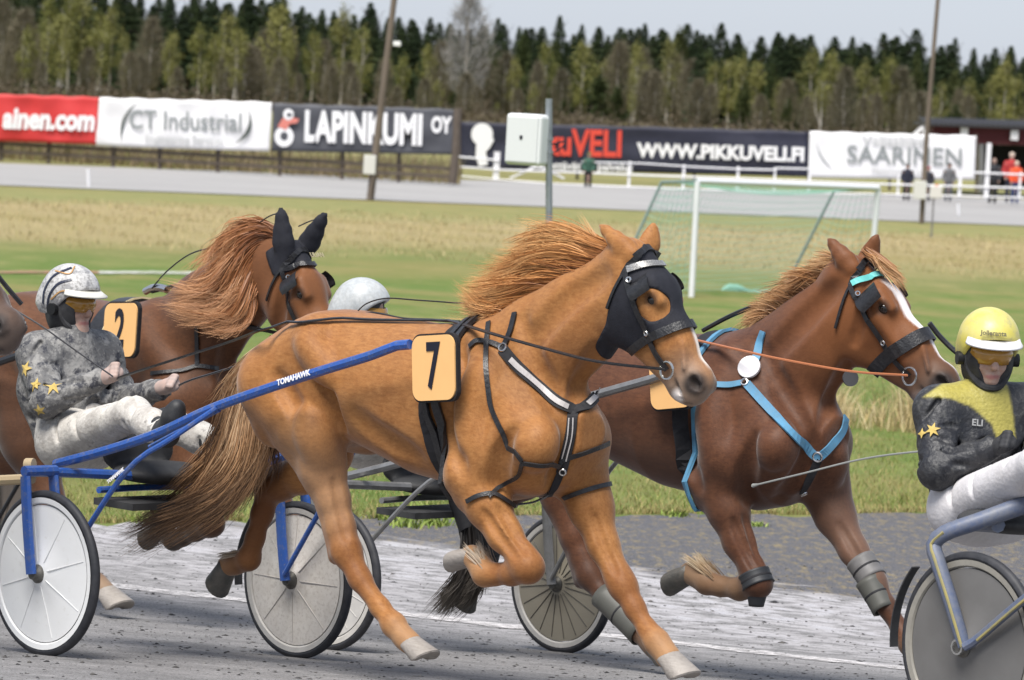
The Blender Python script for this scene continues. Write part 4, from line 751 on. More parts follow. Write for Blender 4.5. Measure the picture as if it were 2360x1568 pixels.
def horse_A():
    fr = FA
    V, Q, L_ = horse_build(fr, dict(x0=.62, dz=0.), ([(1.96, 0, 1.38), (2.13, 0, 1.485), (2.33, .0, 1.62), (2.50, .01, 1.745)], [.235, .218, .182, .145]), headA,
        ((headA(.005, -.03, -.062), fr.L(1389, 524, -.06), (-.6, .75, .1), .92), (headA(.0, -.02, .060), fr.L(1506, 523, .10), (.75, -.6, 0), .92)), limbsA,
        extra=[((1085, 1110, -.20), (1080, 1150, -.20), .07, .045, .05), ((690, 1010, -.15), (735, 1110, -.14), .10, .055, .05)],
        grooves=[([(1062, 800), (1050, 900), (1046, 1000), (1062, 1085)], dict(r=.03, depth=.012, k=.05)), ([(1205, 740), (1235, 840), (1285, 940), (1320, 1000)], dict(r=.03, depth=.010, k=.05)),
                 ([(1315, 955), (1305, 1040), (1275, 1120)], dict(r=.025, depth=.014, k=.05)), ([(640, 870), (690, 960), (730, 1050)], dict(r=.025, depth=.010, k=.05)), ([(738, 880), (758, 930), (782, 985)], dict(r=.03, depth=.016, k=.05)),
                 ([(1372, 805), (1335, 890), (1318, 950)], dict(r=.025, depth=.010, k=.04)), ([(1390, 640), (1300, 700), (1225, 790)], dict(r=.04, depth=.008, k=.06)), ([(1115, 1180), (1150, 1235), (1190, 1285)], dict(r=.014, depth=.007, k=.02)), ([(1150, 1170), (1182, 1225), (1212, 1275)], dict(r=.014, depth=.006, k=.02)),
                 ([(1365, 1180), (1395, 1265), (1420, 1320)], dict(r=.014, depth=.006, k=.02)), ([(770, 1110), (785, 1180), (798, 1240)], dict(r=.016, depth=.006, k=.02)), ([(1180, 1000), (1150, 1060), (1150, 1110)], dict(r=.03, depth=.010, k=.05)), ([(820, 960), (880, 1010), (960, 1050)], dict(r=.05, depth=.006, k=.06))], vox=.0092,
        ridges=[([(700, 790), (735, 830), (760, 870)], dict(r=.04, depth=.010, k=.06)), ([(1250, 1000), (1230, 1060)], dict(r=.05, depth=.010, k=.06)), ([(1120, 830), (1090, 920), (1080, 1010)], dict(r=.06, depth=.008, k=.07)), ([(1030, 860), (1000, 960)], dict(r=.05, depth=.006, k=.06)), ([(705, 960), (745, 1060)], dict(r=.05, depth=.008, k=.06))])
    root = empty('horse', 'light chestnut horse with flying flaxen mane, black hood and number 7, nearest the camera', 'horse', mat=fr.mat()); FRM[root.name] = fr
    fl, hc, nh = face_lays(V, headA, (.23, .185, .15)); a_, b_, c_ = hc.T
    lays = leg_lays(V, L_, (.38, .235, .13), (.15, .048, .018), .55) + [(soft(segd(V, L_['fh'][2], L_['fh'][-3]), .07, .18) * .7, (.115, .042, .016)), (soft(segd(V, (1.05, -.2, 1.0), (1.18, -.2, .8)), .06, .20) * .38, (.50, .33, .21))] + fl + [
        (np.where(nh, soft(np.linalg.norm(hc - [.550, -.118, -.035], axis=1), .016, .034), 0) * .9, (.72, .66, .62)),
        (np.where(nh, soft(np.abs(c_ - .01), .010, .022) * (b_ > -.03) * soft(np.abs(a_ - .40), .09, .13), 0), (.78, .70, .62)),
        (soft(segd(V, fr.L(1340, 800, -.1), fr.L(1330, 930, -.1)), .05, .2) * .35, (.20, .08, .028))]
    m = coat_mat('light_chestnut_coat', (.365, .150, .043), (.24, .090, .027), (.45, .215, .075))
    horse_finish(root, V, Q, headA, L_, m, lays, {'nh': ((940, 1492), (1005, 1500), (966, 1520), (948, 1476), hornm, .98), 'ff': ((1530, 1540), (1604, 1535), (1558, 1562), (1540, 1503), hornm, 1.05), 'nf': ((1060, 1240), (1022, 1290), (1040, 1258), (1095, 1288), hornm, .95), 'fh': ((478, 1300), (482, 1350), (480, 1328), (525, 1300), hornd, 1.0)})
    return root, V, Q, L_
hA, VA, QA, legA = horse_A(); sfA = Surf(VA, QA, FA)
# --- the brown horse on the right, light blue harness
headC = Head(FC.L(1992, 598, .02), math.radians(45), math.radians(17), 1.19, 1.24)
limbsC = {'nh': [(1270, 1050, -.17, .13), (1292, 1140, -.15, .092), (1325, 1235, -.14, .064), (1345, 1285, -.13, .058), (1360, 1325, -.13, .062), (1395, 1375, -.13, .044), (1440, 1425, -.13, .037), (1476, 1455, -.13, .047), (1498, 1483, -.13, .040), (1510, 1497, -.13, .046)],
    'fh': [(1250, 1070, .15, .13), (1210, 1110, .14, .082), (1170, 1140, .13, .064), (1155, 1150, .13, .06), (1145, 1160, .13, .058), (1132, 1225, .13, .044), (1120, 1285, .13, .038), (1110, 1315, .13, .047), (1092, 1335, .13, .040), (1084, 1345, .13, .046)],
    'nf': [(1652, 1100, -.19, .135), (1678, 1175, -.19, .092), (1703, 1250, -.185, .068), (1735, 1315, -.18, .054), (1746, 1345, -.18, .062), (1705, 1358, -.18, .046), (1660, 1352, -.18, .040), (1630, 1343, -.18, .050), (1603, 1328, -.18, .042), (1590, 1320, -.18, .048)],
    'ff': [(1890, 1095, .155, .135), (1925, 1190, .155, .088), (1968, 1270, .15, .062), (2004, 1325, .15, .053), (2016, 1345, .15, .051), (2045, 1400, .15, .039), (2078, 1455, .15, .037), (2098, 1485, .15, .047), (2116, 1510, .15, .040), (2124, 1521, .15, .046)]}
def horse_C():
    fr = FC
    V, Q, L_ = horse_build(fr, dict(x0=.437, dz=-.185, k=1.05, belly=-.045), ([(1.86, 0, 1.22), (2.03, 0, 1.34), (2.19, .0, 1.485), (2.32, .01, 1.625)], [.25, .238, .205, .165]), headC,
        ((headC(.005, -.03, -.066), fr.L(1914, 556, -.08), (-.7, .65, .2), .88), (headC(.0, -.02, .062), fr.L(2020, 548, .09), (.75, -.6, 0), .86)), limbsC,
        extra=[((1630, 1110, -.21), (1624, 1152, -.21), .075, .045, .05)],
        grooves=[([(1600, 850), (1592, 950), (1590, 1050), (1608, 1120)], dict(r=.03, depth=.012, k=.05)), ([(1750, 790), (1800, 890), (1850, 980), (1880, 1040)], dict(r=.03, depth=.010, k=.05)), ([(1880, 1010), (1850, 1090), (1800, 1150)], dict(r=.03, depth=.014, k=.05)),
                 ([(1950, 840), (1915, 920), (1895, 985)], dict(r=.025, depth=.010, k=.04)), ([(1930, 660), (1850, 740), (1780, 820)], dict(r=.04, depth=.010, k=.06)), ([(1690, 1200), (1712, 1255), (1738, 1310)], dict(r=.014, depth=.007, k=.02)), ([(1715, 1190), (1735, 1250), (1752, 1300)], dict(r=.014, depth=.006, k=.02)), ([(1935, 1210), (1975, 1280), (2000, 1320)], dict(r=.014, depth=.006, k=.02)),
                 ([(1740, 1010), (1720, 1090), (1725, 1150)], dict(r=.03, depth=.010, k=.05)), ([(2005, 640), (1985, 720), (1970, 790)], dict(r=.02, depth=.008, k=.03))],
        ridges=[([(1800, 1000), (1780, 1060)], dict(r=.05, depth=.010, k=.06)), ([(1660, 870), (1640, 960), (1635, 1060)], dict(r=.06, depth=.008, k=.07)), ([(1930, 1050), (1915, 1110)], dict(r=.05, depth=.010, k=.06))], vox=.0097)
    root = empty('horse', 'dark chestnut horse with white blaze, light blue breast collar and turquoise browband, on the right', 'horse', mat=fr.mat()); FRM[root.name] = fr
    fl, hc, nh = face_lays(V, headC, (.11, .085, .07)); a_, b_, c_ = hc.T
    lays = leg_lays(V, L_, (.17, .115, .075), (.032, .017, .012), .65) + [(soft(segd(V, L_['nf'][5], L_['nf'][-1]), .05, .12) * .55, (.24, .15, .085)), (soft(segd(V, L_['ff'][1], L_['ff'][3]), .05, .2) * .4, (.24, .16, .12)),
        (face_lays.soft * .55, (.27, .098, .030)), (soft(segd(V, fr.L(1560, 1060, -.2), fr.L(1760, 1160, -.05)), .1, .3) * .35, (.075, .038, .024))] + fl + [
        (np.where(nh, soft(np.abs(c_ - .004 + .018 * np.sin(a_ * 9)), .020, .030) * (b_ > -.045) * soft(np.abs(a_ - .33), .19, .23), 0), (.80, .74, .72)), (np.where(nh, soft(np.linalg.norm(hc - [.545, -.135, -.03], axis=1), .02, .05), 0) * .6, (.42, .33, .30))]
    m = coat_mat('dark_chestnut_coat', (.110, .042, .022), (.062, .026, .016), (.160, .068, .034), .52)
    horse_finish(root, V, Q, headC, L_, m, lays, {'nh': ((1505, 1505), (1570, 1512), (1525, 1530), (1510, 1490), hornd, 1.0), 'ff': ((2110, 1540), (2180, 1540), (2138, 1562), (2122, 1512), hornd, 1.05), 'nf': ((1570, 1280), (1535, 1345), (1540, 1312), (1600, 1325), hornd, 1.12), 'fh': ((1050, 1345), (1075, 1385), (1062, 1365), (1092, 1330), hornd, 1.0)})
    return root, V, Q, L_
hC, VC, QC, legC = horse_C(); sfC = Surf(VC, QC, FC)
# --- the chestnut behind, black ear hood, number 2
headB = Head(FB.L(692, 574, .02), math.radians(57), math.radians(9), 1.13)
limbsB = {'nh': [(60, 1000, -.17, .14), (95, 1090, -.15, .095), (130, 1180, -.14, .066), (142, 1215, -.13, .06), (152, 1240, -.13, .064), (180, 1288, -.13, .044), (208, 1325, -.13, .038), (226, 1346, -.13, .046), (240, 1360, -.13, .042), (247, 1367, -.13, .047)],
    'fh': [(60, 1020, .15, .14), (20, 1060, .14, .085), (-20, 1085, .13, .066), (-30, 1090, .13, .062), (-42, 1096, .13, .06), (-55, 1150, .13, .044), (-66, 1200, .13, .038), (-74, 1240, .13, .047), (-95, 1250, .13, .040), (-112, 1255, .13, .046)],
    'nf': [(425, 1020, -.19, .14), (445, 1085, -.19, .092), (464, 1140, -.185, .068), (480, 1188, -.18, .054), (487, 1208, -.18, .062), (452, 1225, -.18, .044), (422, 1240, -.18, .038), (400, 1245, -.18, .048), (380, 1228, -.18, .040), (370, 1218, -.18, .046)],
    'ff': [(590, 1020, .155, .14), (615, 1090, .155, .092), (640, 1150, .15, .064), (668, 1205, .15, .053), (678, 1222, .15, .053), (700, 1260, .15, .04), (722, 1300, .15, .037), (738, 1322, .15, .047), (752, 1342, .15, .041), (760, 1352, .15, .047)]}
def horse_B():
    fr = FB
    V, Q, L_ = horse_build(fr, dict(x0=.72, dz=-.395, k=1.085), ([(2.26, 0, 1.10), (2.47, 0, 1.25), (2.70, .0, 1.42), (2.92, .01, 1.555)], [.265, .245, .205, .165]), headB,
        ((headB(-.01, -.03, -.066), fr.L(648, 488, -.08), (.55, -.8, 0), 1.0), (headB(-.01, -.02, .066), fr.L(745, 500, .10), (.75, -.6, 0), 1.0)), limbsB,
        extra=[((60, 930, -.16), (70, 1020, -.17), .17, .14, .08), ((20, 960, -.14), (85, 1090, -.14), .12, .06, .06)],
        grooves=[([(560, 720), (530, 800), (520, 880)], dict(r=.04, depth=.012, k=.06)), ([(680, 600), (650, 680), (640, 760)], dict(r=.025, depth=.012, k=.04))], vox=.0125)
    root = empty('horse', 'chestnut horse with long red mane, black ear hood and number 2, behind the seated driver', 'horse', mat=fr.mat()); FRM[root.name] = fr
    fl, hc, nh = face_lays(V, headB, (.15, .10, .07)); a_, b_, c_ = hc.T
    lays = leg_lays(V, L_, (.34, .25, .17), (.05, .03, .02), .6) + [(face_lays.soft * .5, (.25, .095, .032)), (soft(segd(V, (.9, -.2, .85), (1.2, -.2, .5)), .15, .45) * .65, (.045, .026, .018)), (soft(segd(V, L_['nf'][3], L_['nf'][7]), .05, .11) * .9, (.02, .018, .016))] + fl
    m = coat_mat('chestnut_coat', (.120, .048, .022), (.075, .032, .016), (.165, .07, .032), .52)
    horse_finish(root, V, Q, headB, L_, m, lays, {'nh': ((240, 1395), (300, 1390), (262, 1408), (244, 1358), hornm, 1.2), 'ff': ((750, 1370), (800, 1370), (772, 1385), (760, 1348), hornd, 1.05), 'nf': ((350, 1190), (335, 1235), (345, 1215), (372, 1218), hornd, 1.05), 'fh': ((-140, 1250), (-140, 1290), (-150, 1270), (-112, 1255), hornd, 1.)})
    return root, V, Q, L_
hB, VB, QB, legB = horse_B(); sfB = Surf(VB, QB, FB)
# ------------------------------------------------------------------ manes, tails, tack
leather = mt('black_leather', (.010, .010, .012), .38, noise=(60, (.035, .034, .036), .6), bump=.15, bscale=120)
nylon = mt('black_webbing', (.008, .008, .011), .75, noise=(50, (.022, .021, .024), .7))
hoodm = mt('navy_black_hood_cloth', (.0065, .007, .013), .8, noise=(40, (.016, .017, .026), .6), bump=.2, bscale=300)
chrome = mt('nickel', (.62, .61, .60), .25, 1.)
silver = mt('reflective_silver_tape', (.50, .47, .46), .45, noise=(30, (.36, .33, .32), .6))
skyblue = mt('light_blue_webbing', (.095, .30, .50), .65, noise=[(9, (.07, .19, .30), .7), (40, (.12, .22, .28), .5)])
turq = mt('turquoise_browband', (.14, .55, .52), .5)
platem = mt('peach_number_plate', (.86, .50, .20), .45, noise=(6, (.80, .45, .18), .6)); ink = mt('black_print', (.008, .008, .02), .5)
def hw(fr, rows): return [fr.W(fr.L(x, y, w_)) for x, y, w_ in rows]
def wl(px, w0, w1): n = len(px); return [(x, y, w0 + (w1 - w0) * i / (n - 1)) for i, (x, y) in enumerate(px)]
maneA = [wl(g, a, b) for g, a, b in (
    ([(1448, 578), (1400, 566), (1345, 545), (1290, 532), (1240, 530), (1195, 545)], .02, -.02), ([(1425, 588), (1375, 575), (1315, 556), (1255, 552), (1205, 568), (1160, 572)], .0, .04), ([(1390, 604), (1330, 590), (1265, 580), (1210, 592), (1165, 610), (1118, 612)], -.01, -.05),
    ([(1348, 622), (1285, 610), (1225, 610), (1170, 625), (1125, 640), (1085, 640)], -.02, .02), ([(1308, 640), (1250, 638), (1195, 648), (1145, 660), (1105, 668), (1062, 664)], -.02, -.06), ([(1266, 664), (1212, 670), (1165, 684), (1125, 692), (1090, 686), (1058, 674)], -.02, -.03), ([(1224, 694), (1184, 708), (1145, 716), (1112, 712), (1088, 700), (1068, 688)], -.03, -.06), ([(1192, 716), (1162, 727), (1134, 730), (1106, 724), (1088, 714), (1076, 704)], -.03, -.05))]
hair('mane', [hw(FA, g) for g in maneA], 5200, hairA, hA, .0036, .014, 13, .022, seed=2, lenvar=.45)
hair('mane', [hw(FA, g) for g in maneA], 420, hairA, hA, .0025, .03, 13, .035, seed=22, lenvar=.1)
tailm = hairmat('flaxen_to_dark_tail_hair', (.74, .53, .33), (.46, .26, .13), (.075, .046, .032))
tailA = [wl(g, -.01, b) for g, b in (([(648, 776), (580, 815), (525, 872), (512, 960), (472, 1050), (410, 1130), (335, 1185), (278, 1208)], -.06), ([(642, 784), (583, 845), (545, 925), (528, 1015), (478, 1095), (408, 1160), (335, 1210), (272, 1232)], .04),
    ([(636, 798), (592, 870), (566, 965), (552, 1055), (500, 1128), (420, 1190), (345, 1232), (288, 1262)], -.10), ([(632, 812), (604, 890), (598, 975), (586, 1065), (540, 1140), (470, 1192), (392, 1230), (318, 1252)], -.04), ([(630, 830), (612, 915), (616, 990), (606, 1055), (568, 1125), (520, 1165), (470, 1185), (420, 1215)], -.08))]
hair('tail', [hw(FA, g) for g in tailA], 3000, tailm, hA, .004, .026, 14, .032, seed=4, lenvar=.55)
redh = hairmat('red_mane_hair', (.17, .058, .020), (.34, .135, .048), (.56, .30, .15))
maneB = [wl(g, 0, b) for g, b in (([(655, 545), (605, 514), (552, 528), (510, 556), (494, 600), (488, 640)], -.22), ([(652, 556), (608, 535), (562, 562), (528, 620), (490, 668), (430, 676), (378, 680)], -.30), ([(645, 570), (603, 575), (570, 625), (545, 685), (505, 722), (440, 712), (386, 700)], -.30), ([(632, 585), (598, 610), (574, 660), (552, 712), (522, 745), (478, 742), (425, 722)], -.27), ([(618, 600), (592, 640), (574, 690), (556, 735), (530, 755), (505, 752)], -.24))]
hair('mane', [hw(FB, g) for g in maneB], 4200, redh, hB, .0042, .020, 14, .040, seed=5, lenvar=.4)
tawny = hairmat('tawny_mane_hair', (.20, .080, .028), (.36, .17, .065), (.52, .31, .15))
maneC = [wl(g, 0, b) for g, b in (([(1975, 605), (1945, 596), (1905, 602)], -.03), ([(1950, 622), (1910, 606), (1868, 622)], .02), ([(1915, 650), (1870, 632), (1825, 646)], -.04), ([(1870, 688), (1825, 662), (1782, 676)], -.02), ([(1820, 724), (1775, 700), (1734, 714)], -.04), ([(1775, 752), (1738, 735), (1708, 750)], -.02))]
hair('mane', [hw(FC, g) for g in maneC], 3200, tawny, hC, .004, .020, 8, .012, seed=6, lenvar=.4)
def forelock(fr, head, root, m, seed, n=240):
    gs = [[head(-.02, .03, c), head(.05, .045, c * 1.1), head(.12, .05, c * .9), head(.19, .052, c * 1.2)] for c in (-.05, -.01, .04)]
    hair('forelock', [[fr.W(p) for p in g] for g in gs], n, m, root, .006, .012, 6, .01, seed=seed, lenvar=.5)
forelock(FC, headC, hC, tawny, 8)
for fr, root, L_, sc, cols, keys in ((FA, hA, legA, 1., hairmat('grey_flaxen_feather', (.20, .13, .08), (.36, .27, .19), (.50, .42, .33)), ('nf', 'fh')), (FC, hC, legC, 1.5, hairmat('tan_feather', (.14, .085, .045), (.30, .20, .11), (.50, .40, .27)), ('nf',))):
    for k_ in keys:
        p = L_[k_]; d = nrm(p[-1] - p[-3]); bk = -nrm(np.cross(nrm(p[-3] - p[-5]), Yax)); gs = []
        for j, off in enumerate((-.035, -.012, .012, .035)):
            st = p[-3] + bk * .035 + np.array([0, off, 0]); gs.append([fr.W(st - d * .05 * sc), fr.W(st + d * .02 + bk * .02 * sc), fr.W(st + d * .055 * sc + bk * .04 * sc), fr.W(st + d * .075 * sc + bk * .035 * sc)])
        hair('feather', gs, 260, cols, root, .005, .013, 6, .008, seed=11)
# tail of the dark chestnut: bound in black, brush below
tb = hw(FC, [(1046, 1040, -.02), (1043, 1100, -.02), (1052, 1150, -.02), (1066, 1185, -.02), (1080, 1222, -.02)])
toframe(MB().tube(spline(tb, 16), np.linspace(.032, .046, 16), 10).build('tail_wrap', nylon, hC), hC)
darkh = hairmat('black_brown_tail_hair', (.012, .010, .009), (.030, .024, .020), (.10, .085, .07))
tailC = [wl(g, -.02, b) for g, b in (([(1066, 1205), (1070, 1260), (1058, 1320), (1022, 1372), (990, 1412)], -.1), ([(1080, 1212), (1084, 1270), (1078, 1330), (1045, 1385), (1012, 1414)], .03), ([(1095, 1212), (1104, 1275), (1106, 1330), (1082, 1372), (1045, 1402)], -.04))]
hair('tail', [hw(FC, g) for g in tailC], 900, darkh, hC, .0065, .026, 10, .02, seed=9, lenvar=.35)
def lt(name, px, wd, m=None, root=None, sf=None, n=22, off=.007, th=.006): return strap(name, sf, px, wd, m or leather, root, n, off, th)
def disc(name, c, nrm_, r, th, m, root, n=24, hole=0.):
    z = nrm(nrm_); x = nrm(np.cross(z, (0, .3, 1.))); y = np.cross(z, x); mb = MB(); V = []; rr = [r, r] if not hole else [r, r, hole, hole]; zz = [-th / 2, th / 2] if not hole else [-th / 2, th / 2, th / 2, -th / 2]
    for a_, h_ in zip(rr, zz): V += [c + x * a_ * math.cos(6.2832 * i / n) + y * a_ * math.sin(6.2832 * i / n) + z * h_ for i in range(n)]
    k_ = len(rr); Fc = [(a_ * n + i, a_ * n + (i + 1) % n, (a_ + 1) % k_ * n + (i + 1) % n, (a_ + 1) % k_ * n + i) for a_ in range(k_ if hole else 1) for i in range(n)]
    if not hole: Fc += [tuple(range(n - 1, -1, -1)), tuple(range(n, 2 * n))]
    return toframe(mb.add(V, Fc).build(name, m, root), root)
def ring(name, c, nrm_, r, t, m, root):
    z = nrm(nrm_); x = nrm(np.cross(z, (0, .3, 1.))); y = np.cross(z, x); p = [c + (r - .004) * (x * math.cos(a) + y * math.sin(a)) for a in np.linspace(0, 2 * math.pi, 22)]
    return toframe(MB().tube(p, t, 6, False).build(name, m, root), root)
def plate(root, fr, corners, w_, digit, sx=1., tilt=.0):
    """rounded number board on its black pad, hung at the horse's flank"""
    q = [fr.W(fr.L(x, y, w_)) for x, y in corners]; c = np.mean(q, 0); X = nrm((q[1] + q[2] - q[0] - q[3])); Yv = nrm((q[0] + q[1] - q[2] - q[3])); Z = nrm(np.cross(X, Yv))
    wd = np.linalg.norm(q[1] + q[2] - q[0] - q[3]) / 2; ht = np.linalg.norm(q[0] + q[1] - q[2] - q[3]) / 2
    def rr(nm, W_, H_, r, z0, z1, m, par, bow=.0):
        pts = []
        for cx, cy, a0 in ((W_ / 2 - r, H_ / 2 - r, 0), (-W_ / 2 + r, H_ / 2 - r, 90), (-W_ / 2 + r, -H_ / 2 + r, 180), (W_ / 2 - r, -H_ / 2 + r, 270)):
            for i in range(7): a = math.radians(a0 + 15 * i); pts.append((cx + r * math.cos(a), cy + r * math.sin(a)))
        n = len(pts); V = [c + X * x + Yv * y + Z * (z + bow * math.cos(x / W_ * 3)) for z in (z0, z1) for x, y in pts]
        Fc = [(i, (i + 1) % n, n + (i + 1) % n, n + i) for i in range(n)] + [tuple(range(n, 2 * n)), tuple(range(n - 1, -1, -1))]
        return toframe(MB().add(V, Fc).build(nm, m, par, smooth=False), root)
    pad = rr('pad', wd * 1.06, ht * 1.06, .045, -.024, -.004, nylon, root); bd = rr('number_plate', wd, ht, .045, -.003, .004, platem, root)
    if digit:
        o = text('number', digit, ht * .98, ink, root, basis(c + Z * .0065, X, Yv, Z), sx, .006, .001); o.data.transform(root.matrix_world.inverted())
    return c, X, Yv, Z, wd, ht
# --- number 7
girth('girth', sfA, (1.80, 0, 1.25), (0, 1, 0), (-.10, 0, 1), .075, nylon, hA, 48, .012, .012)
girth('saddle_pad', sfA, (1.865, 0, 1.30), (0, 1, 0), (-.10, 0, 1), .035, leather, hA, 48, .016, .016)
girth('saddle_pad', sfA, (1.82, 0, 1.30), (0, 1, 0), (-.10, 0, 1), .03, leather, hA, 48, .022, .012)
plate(hA, FA, [(950, 775), (1048, 771), (1050, 920), (953, 926)], -.37, '7', .62)
for nm, px, wd, m in (('breast_collar', [(1160, 806), (1186, 836), (1225, 878), (1275, 920), (1322, 948)], .046, nylon), ('breast_collar', [(1322, 948), (1348, 939), (1366, 920), (1373, 904)], .044, nylon), ('breast_strap', [(1322, 950), (1316, 1000), (1303, 1055), (1294, 1090)], .042, nylon), ('girth_strap', [(1294, 1086), (1280, 1115), (1262, 1140)], .03, nylon),
        ('neck_strap', [(1162, 803), (1178, 765), (1189, 722)], .024, leather), ('saddle_strap', [(1162, 803), (1130, 792), (1100, 788), (1085, 800)], .022, leather), ('shoulder_strap', [(1128, 745), (1122, 800), (1121, 860), (1134, 935), (1165, 1005), (1206, 1062)], .020, leather),
        ('chest_strap', [(1206, 1066), (1262, 1070), (1335, 1046), (1392, 1025), (1400, 1021)], .019, leather), ('leg_hanger', [(1206, 1066), (1194, 1096), (1152, 1122), (1126, 1146)], .016, leather), ('leg_hanger', [(1078, 1156), (1105, 1143), (1140, 1141), (1186, 1170)], .018, leather), ('leg_hanger', [(1300, 1146), (1345, 1132), (1404, 1116)], .018, leather), ('chest_strap', [(1192, 1158), (1230, 1152), (1262, 1136)], .018, leather)): lt(nm, px, wd, m, hA, sfA, 26, .009)
for px in ([(1180, 830), (1225, 878), (1270, 916), (1306, 940)], [(1352, 936), (1368, 914), (1375, 898)]): lt('reflective_stripe', px, .022, silver, hA, sfA, 20, .015, .003)
for px in ([(1311, 965), (1306, 1010), (1292, 1060)], [(1325, 965), (1320, 1010), (1306, 1062)]): lt('reflective_stripe', px, .005, silver, hA, sfA, 14, .014, .002)
p, nn = sfA.cast(1162, 803); ring('collar_ring', p + nn * .015, nn, .020, .004, chrome, hA); p, nn = sfA.cast(1298, 1086); ring('strap_ring', p + nn * .015, nn, .016, .004, chrome, hA)
# hood: cloth over the face, eye hole left free
hc = headA.inv(VA); a_, b_, c_ = hc.T
ears = np.minimum(segd(VA, headA(.0, -.03, -.062), FA.L(1389, 524, -.06)), segd(VA, headA(.0, -.02, .06), FA.L(1506, 523, .10)))
def pdist(x, y, Pg):
    d = np.full(len(x), 1e9); ins = np.zeros(len(x), bool)
    for i in range(len(Pg)):
        a, b = Pg[i], Pg[(i + 1) % len(Pg)]; e = b - a; t = np.clip(((x - a[0]) * e[0] + (y - a[1]) * e[1]) / (e @ e), 0, 1); d = np.minimum(d, np.hypot(x - a[0] - t * e[0], y - a[1] - t * e[1])); c = ((a[1] > y) != (b[1] > y)) & (x < (b[0] - a[0]) * (y - a[1]) / (b[1] - a[1] + 1e-9) + a[0]); ins ^= c
    return np.where(ins, -d, d)
def onhead(x, y): p_, n_ = sfA.cast(x, y); return headA.inv(FA.toL(p_))[:2]
hp = np.array([(-.01, -.01), (.040, -.068), (.104, -.138), (.175, -.215), (.215, -.32), (.30, -.32), (.325, -.161), (.328, -.06), (.345, .15), (-.03, .15)]); eh = onhead(1500, 702)
keep = (np.linalg.norm(VA - headA(.18, -.08), axis=1) < .40) & (pdist(a_, b_, hp) < 0) & (ears > .046) & (((a_ - eh[0]) / .058) ** 2 + ((b_ - eh[1]) / .046) ** 2 > 1)
patch_mesh('hood', VA, QA, keep, .006, hoodm, hA, sm=12)
def headstrap(nm, head, fr, sf, root, abs_, wd, m, off=.010, n=20, th=.007):
    """strap over the near side of a head: (a, b, c) targets projected onto it from outside"""
    out, ns = [], []
    for q in spline(abs_, n):
        o = fr.W(head(q[0], q[1], q[2])); i = fr.W(head(q[0], min(q[1], 0) * .6 - .05, 0)); d = nrm(i - o); h_ = sf.t.ray_cast(Vector(o - d * .25), Vector(d))
        if h_[0] is None: continue
        out.append(np.array(h_[0])); ns.append(np.array(h_[1]))
    ns = np.array(ns); out = np.array(out) + ns * off; return toframe(ribbon(MB(), out, ns, wd, th).build(nm, m, root, smooth=False), root)
def bridle(head, fr, sf, root, brow, nose_w=.03, m=leather, blink=True, noseband=.33):
    hs_ = lambda nm, pts, wd, mm=m, off=.011, n=20: headstrap(nm, head, fr, sf, root, pts, wd, mm, off, n)
    for c in (-1, 1):
        hs_('cheek_strap', [(.03, .0, .07 * c), (.06, -.05, .12 * c), (.14, -.07, .13 * c), (.26, -.085, .12 * c), (.36, -.10, .10 * c), (.45, -.098, .08 * c)], .022)
        hs_('throat_latch', [(.05, -.03, .10 * c), (.075, -.08, .12 * c), (.105, -.13, .12 * c), (.14, -.18, .10 * c)], .012)
    hs_('headpiece', [(.03, -.01, -.09), (.015, .03, -.04), (.012, .03, 0), (.015, .03, .04), (.03, -.01, .09)], .026)
    hs_('browband', [(.06, -.045, -.12), (.075, .02, -.08), (.09, .06, -.02), (.09, .06, .02), (.075, .02, .08), (.06, -.045, .12)], .026, brow, .014, 28)
    hs_('noseband', [(noseband - .02, -.2, -.04), (noseband - .015, -.12, -.10), (noseband, -.03, -.10), (noseband + .01, .05, -.03), (noseband + .01, .05, .03), (noseband, -.03, .10), (noseband - .015, -.12, .10), (noseband - .02, -.2, .04)], nose_w, m, .013, 34)
    for c in (-1, 1): ring('bit_ring', fr.W(head(.455, -.100, .072 * c)), fr.l, .036 * head.k, .005, chrome, root)
    p = fr.W(head(.40, -.11, -.09)); 
    for a_, b2 in ((.10, -.06), (.30, -.092)):
        hh = sf.t.ray_cast(Vector(fr.W(head(a_, b2, -.3))), Vector(fr.W(head(a_, b2, 0)) - fr.W(head(a_, b2, -.3))).normalized())
        if hh[0] is not None: ring('buckle', np.array(hh[0]) + np.array(hh[1]) * .018, np.array(hh[1]), .013, .004, chrome, root)
    if blink:
        for c in (-1, 1):
            V = []; nu, nv = 6, 9
            for side in (0, .006):
                for u in range(nu + 1):
                    for v in range(nv + 1):
                        uu, vv = u / nu, v / nv; ht_ = .058 * (1 - .35 * (uu - .4) ** 2); V.append(head(.112 + .062 * uu ** 1.2 + side, -.035 + ht_ * (1 - 2 * vv) * (1 - .25 * abs(2 * vv - 1) ** 3), (.098 + .030 * math.sin(uu * 1.9) + side * .8) * c))
            w1 = (nu + 1) * (nv + 1); Fc = [(b0 + u * (nv + 1) + v, b0 + u * (nv + 1) + v + 1, b0 + (u + 1) * (nv + 1) + v + 1, b0 + (u + 1) * (nv + 1) + v) for b0 in (0, w1) for u in range(nu) for v in range(nv)]
            mesh('blinker', V, Fc, leather, root)
bridle(headA, FA, sfA, hA, mt('diamante_browband', (.55, .53, .50), .3, .6, noise=(200, (.05, .05, .05), .9)), .034)
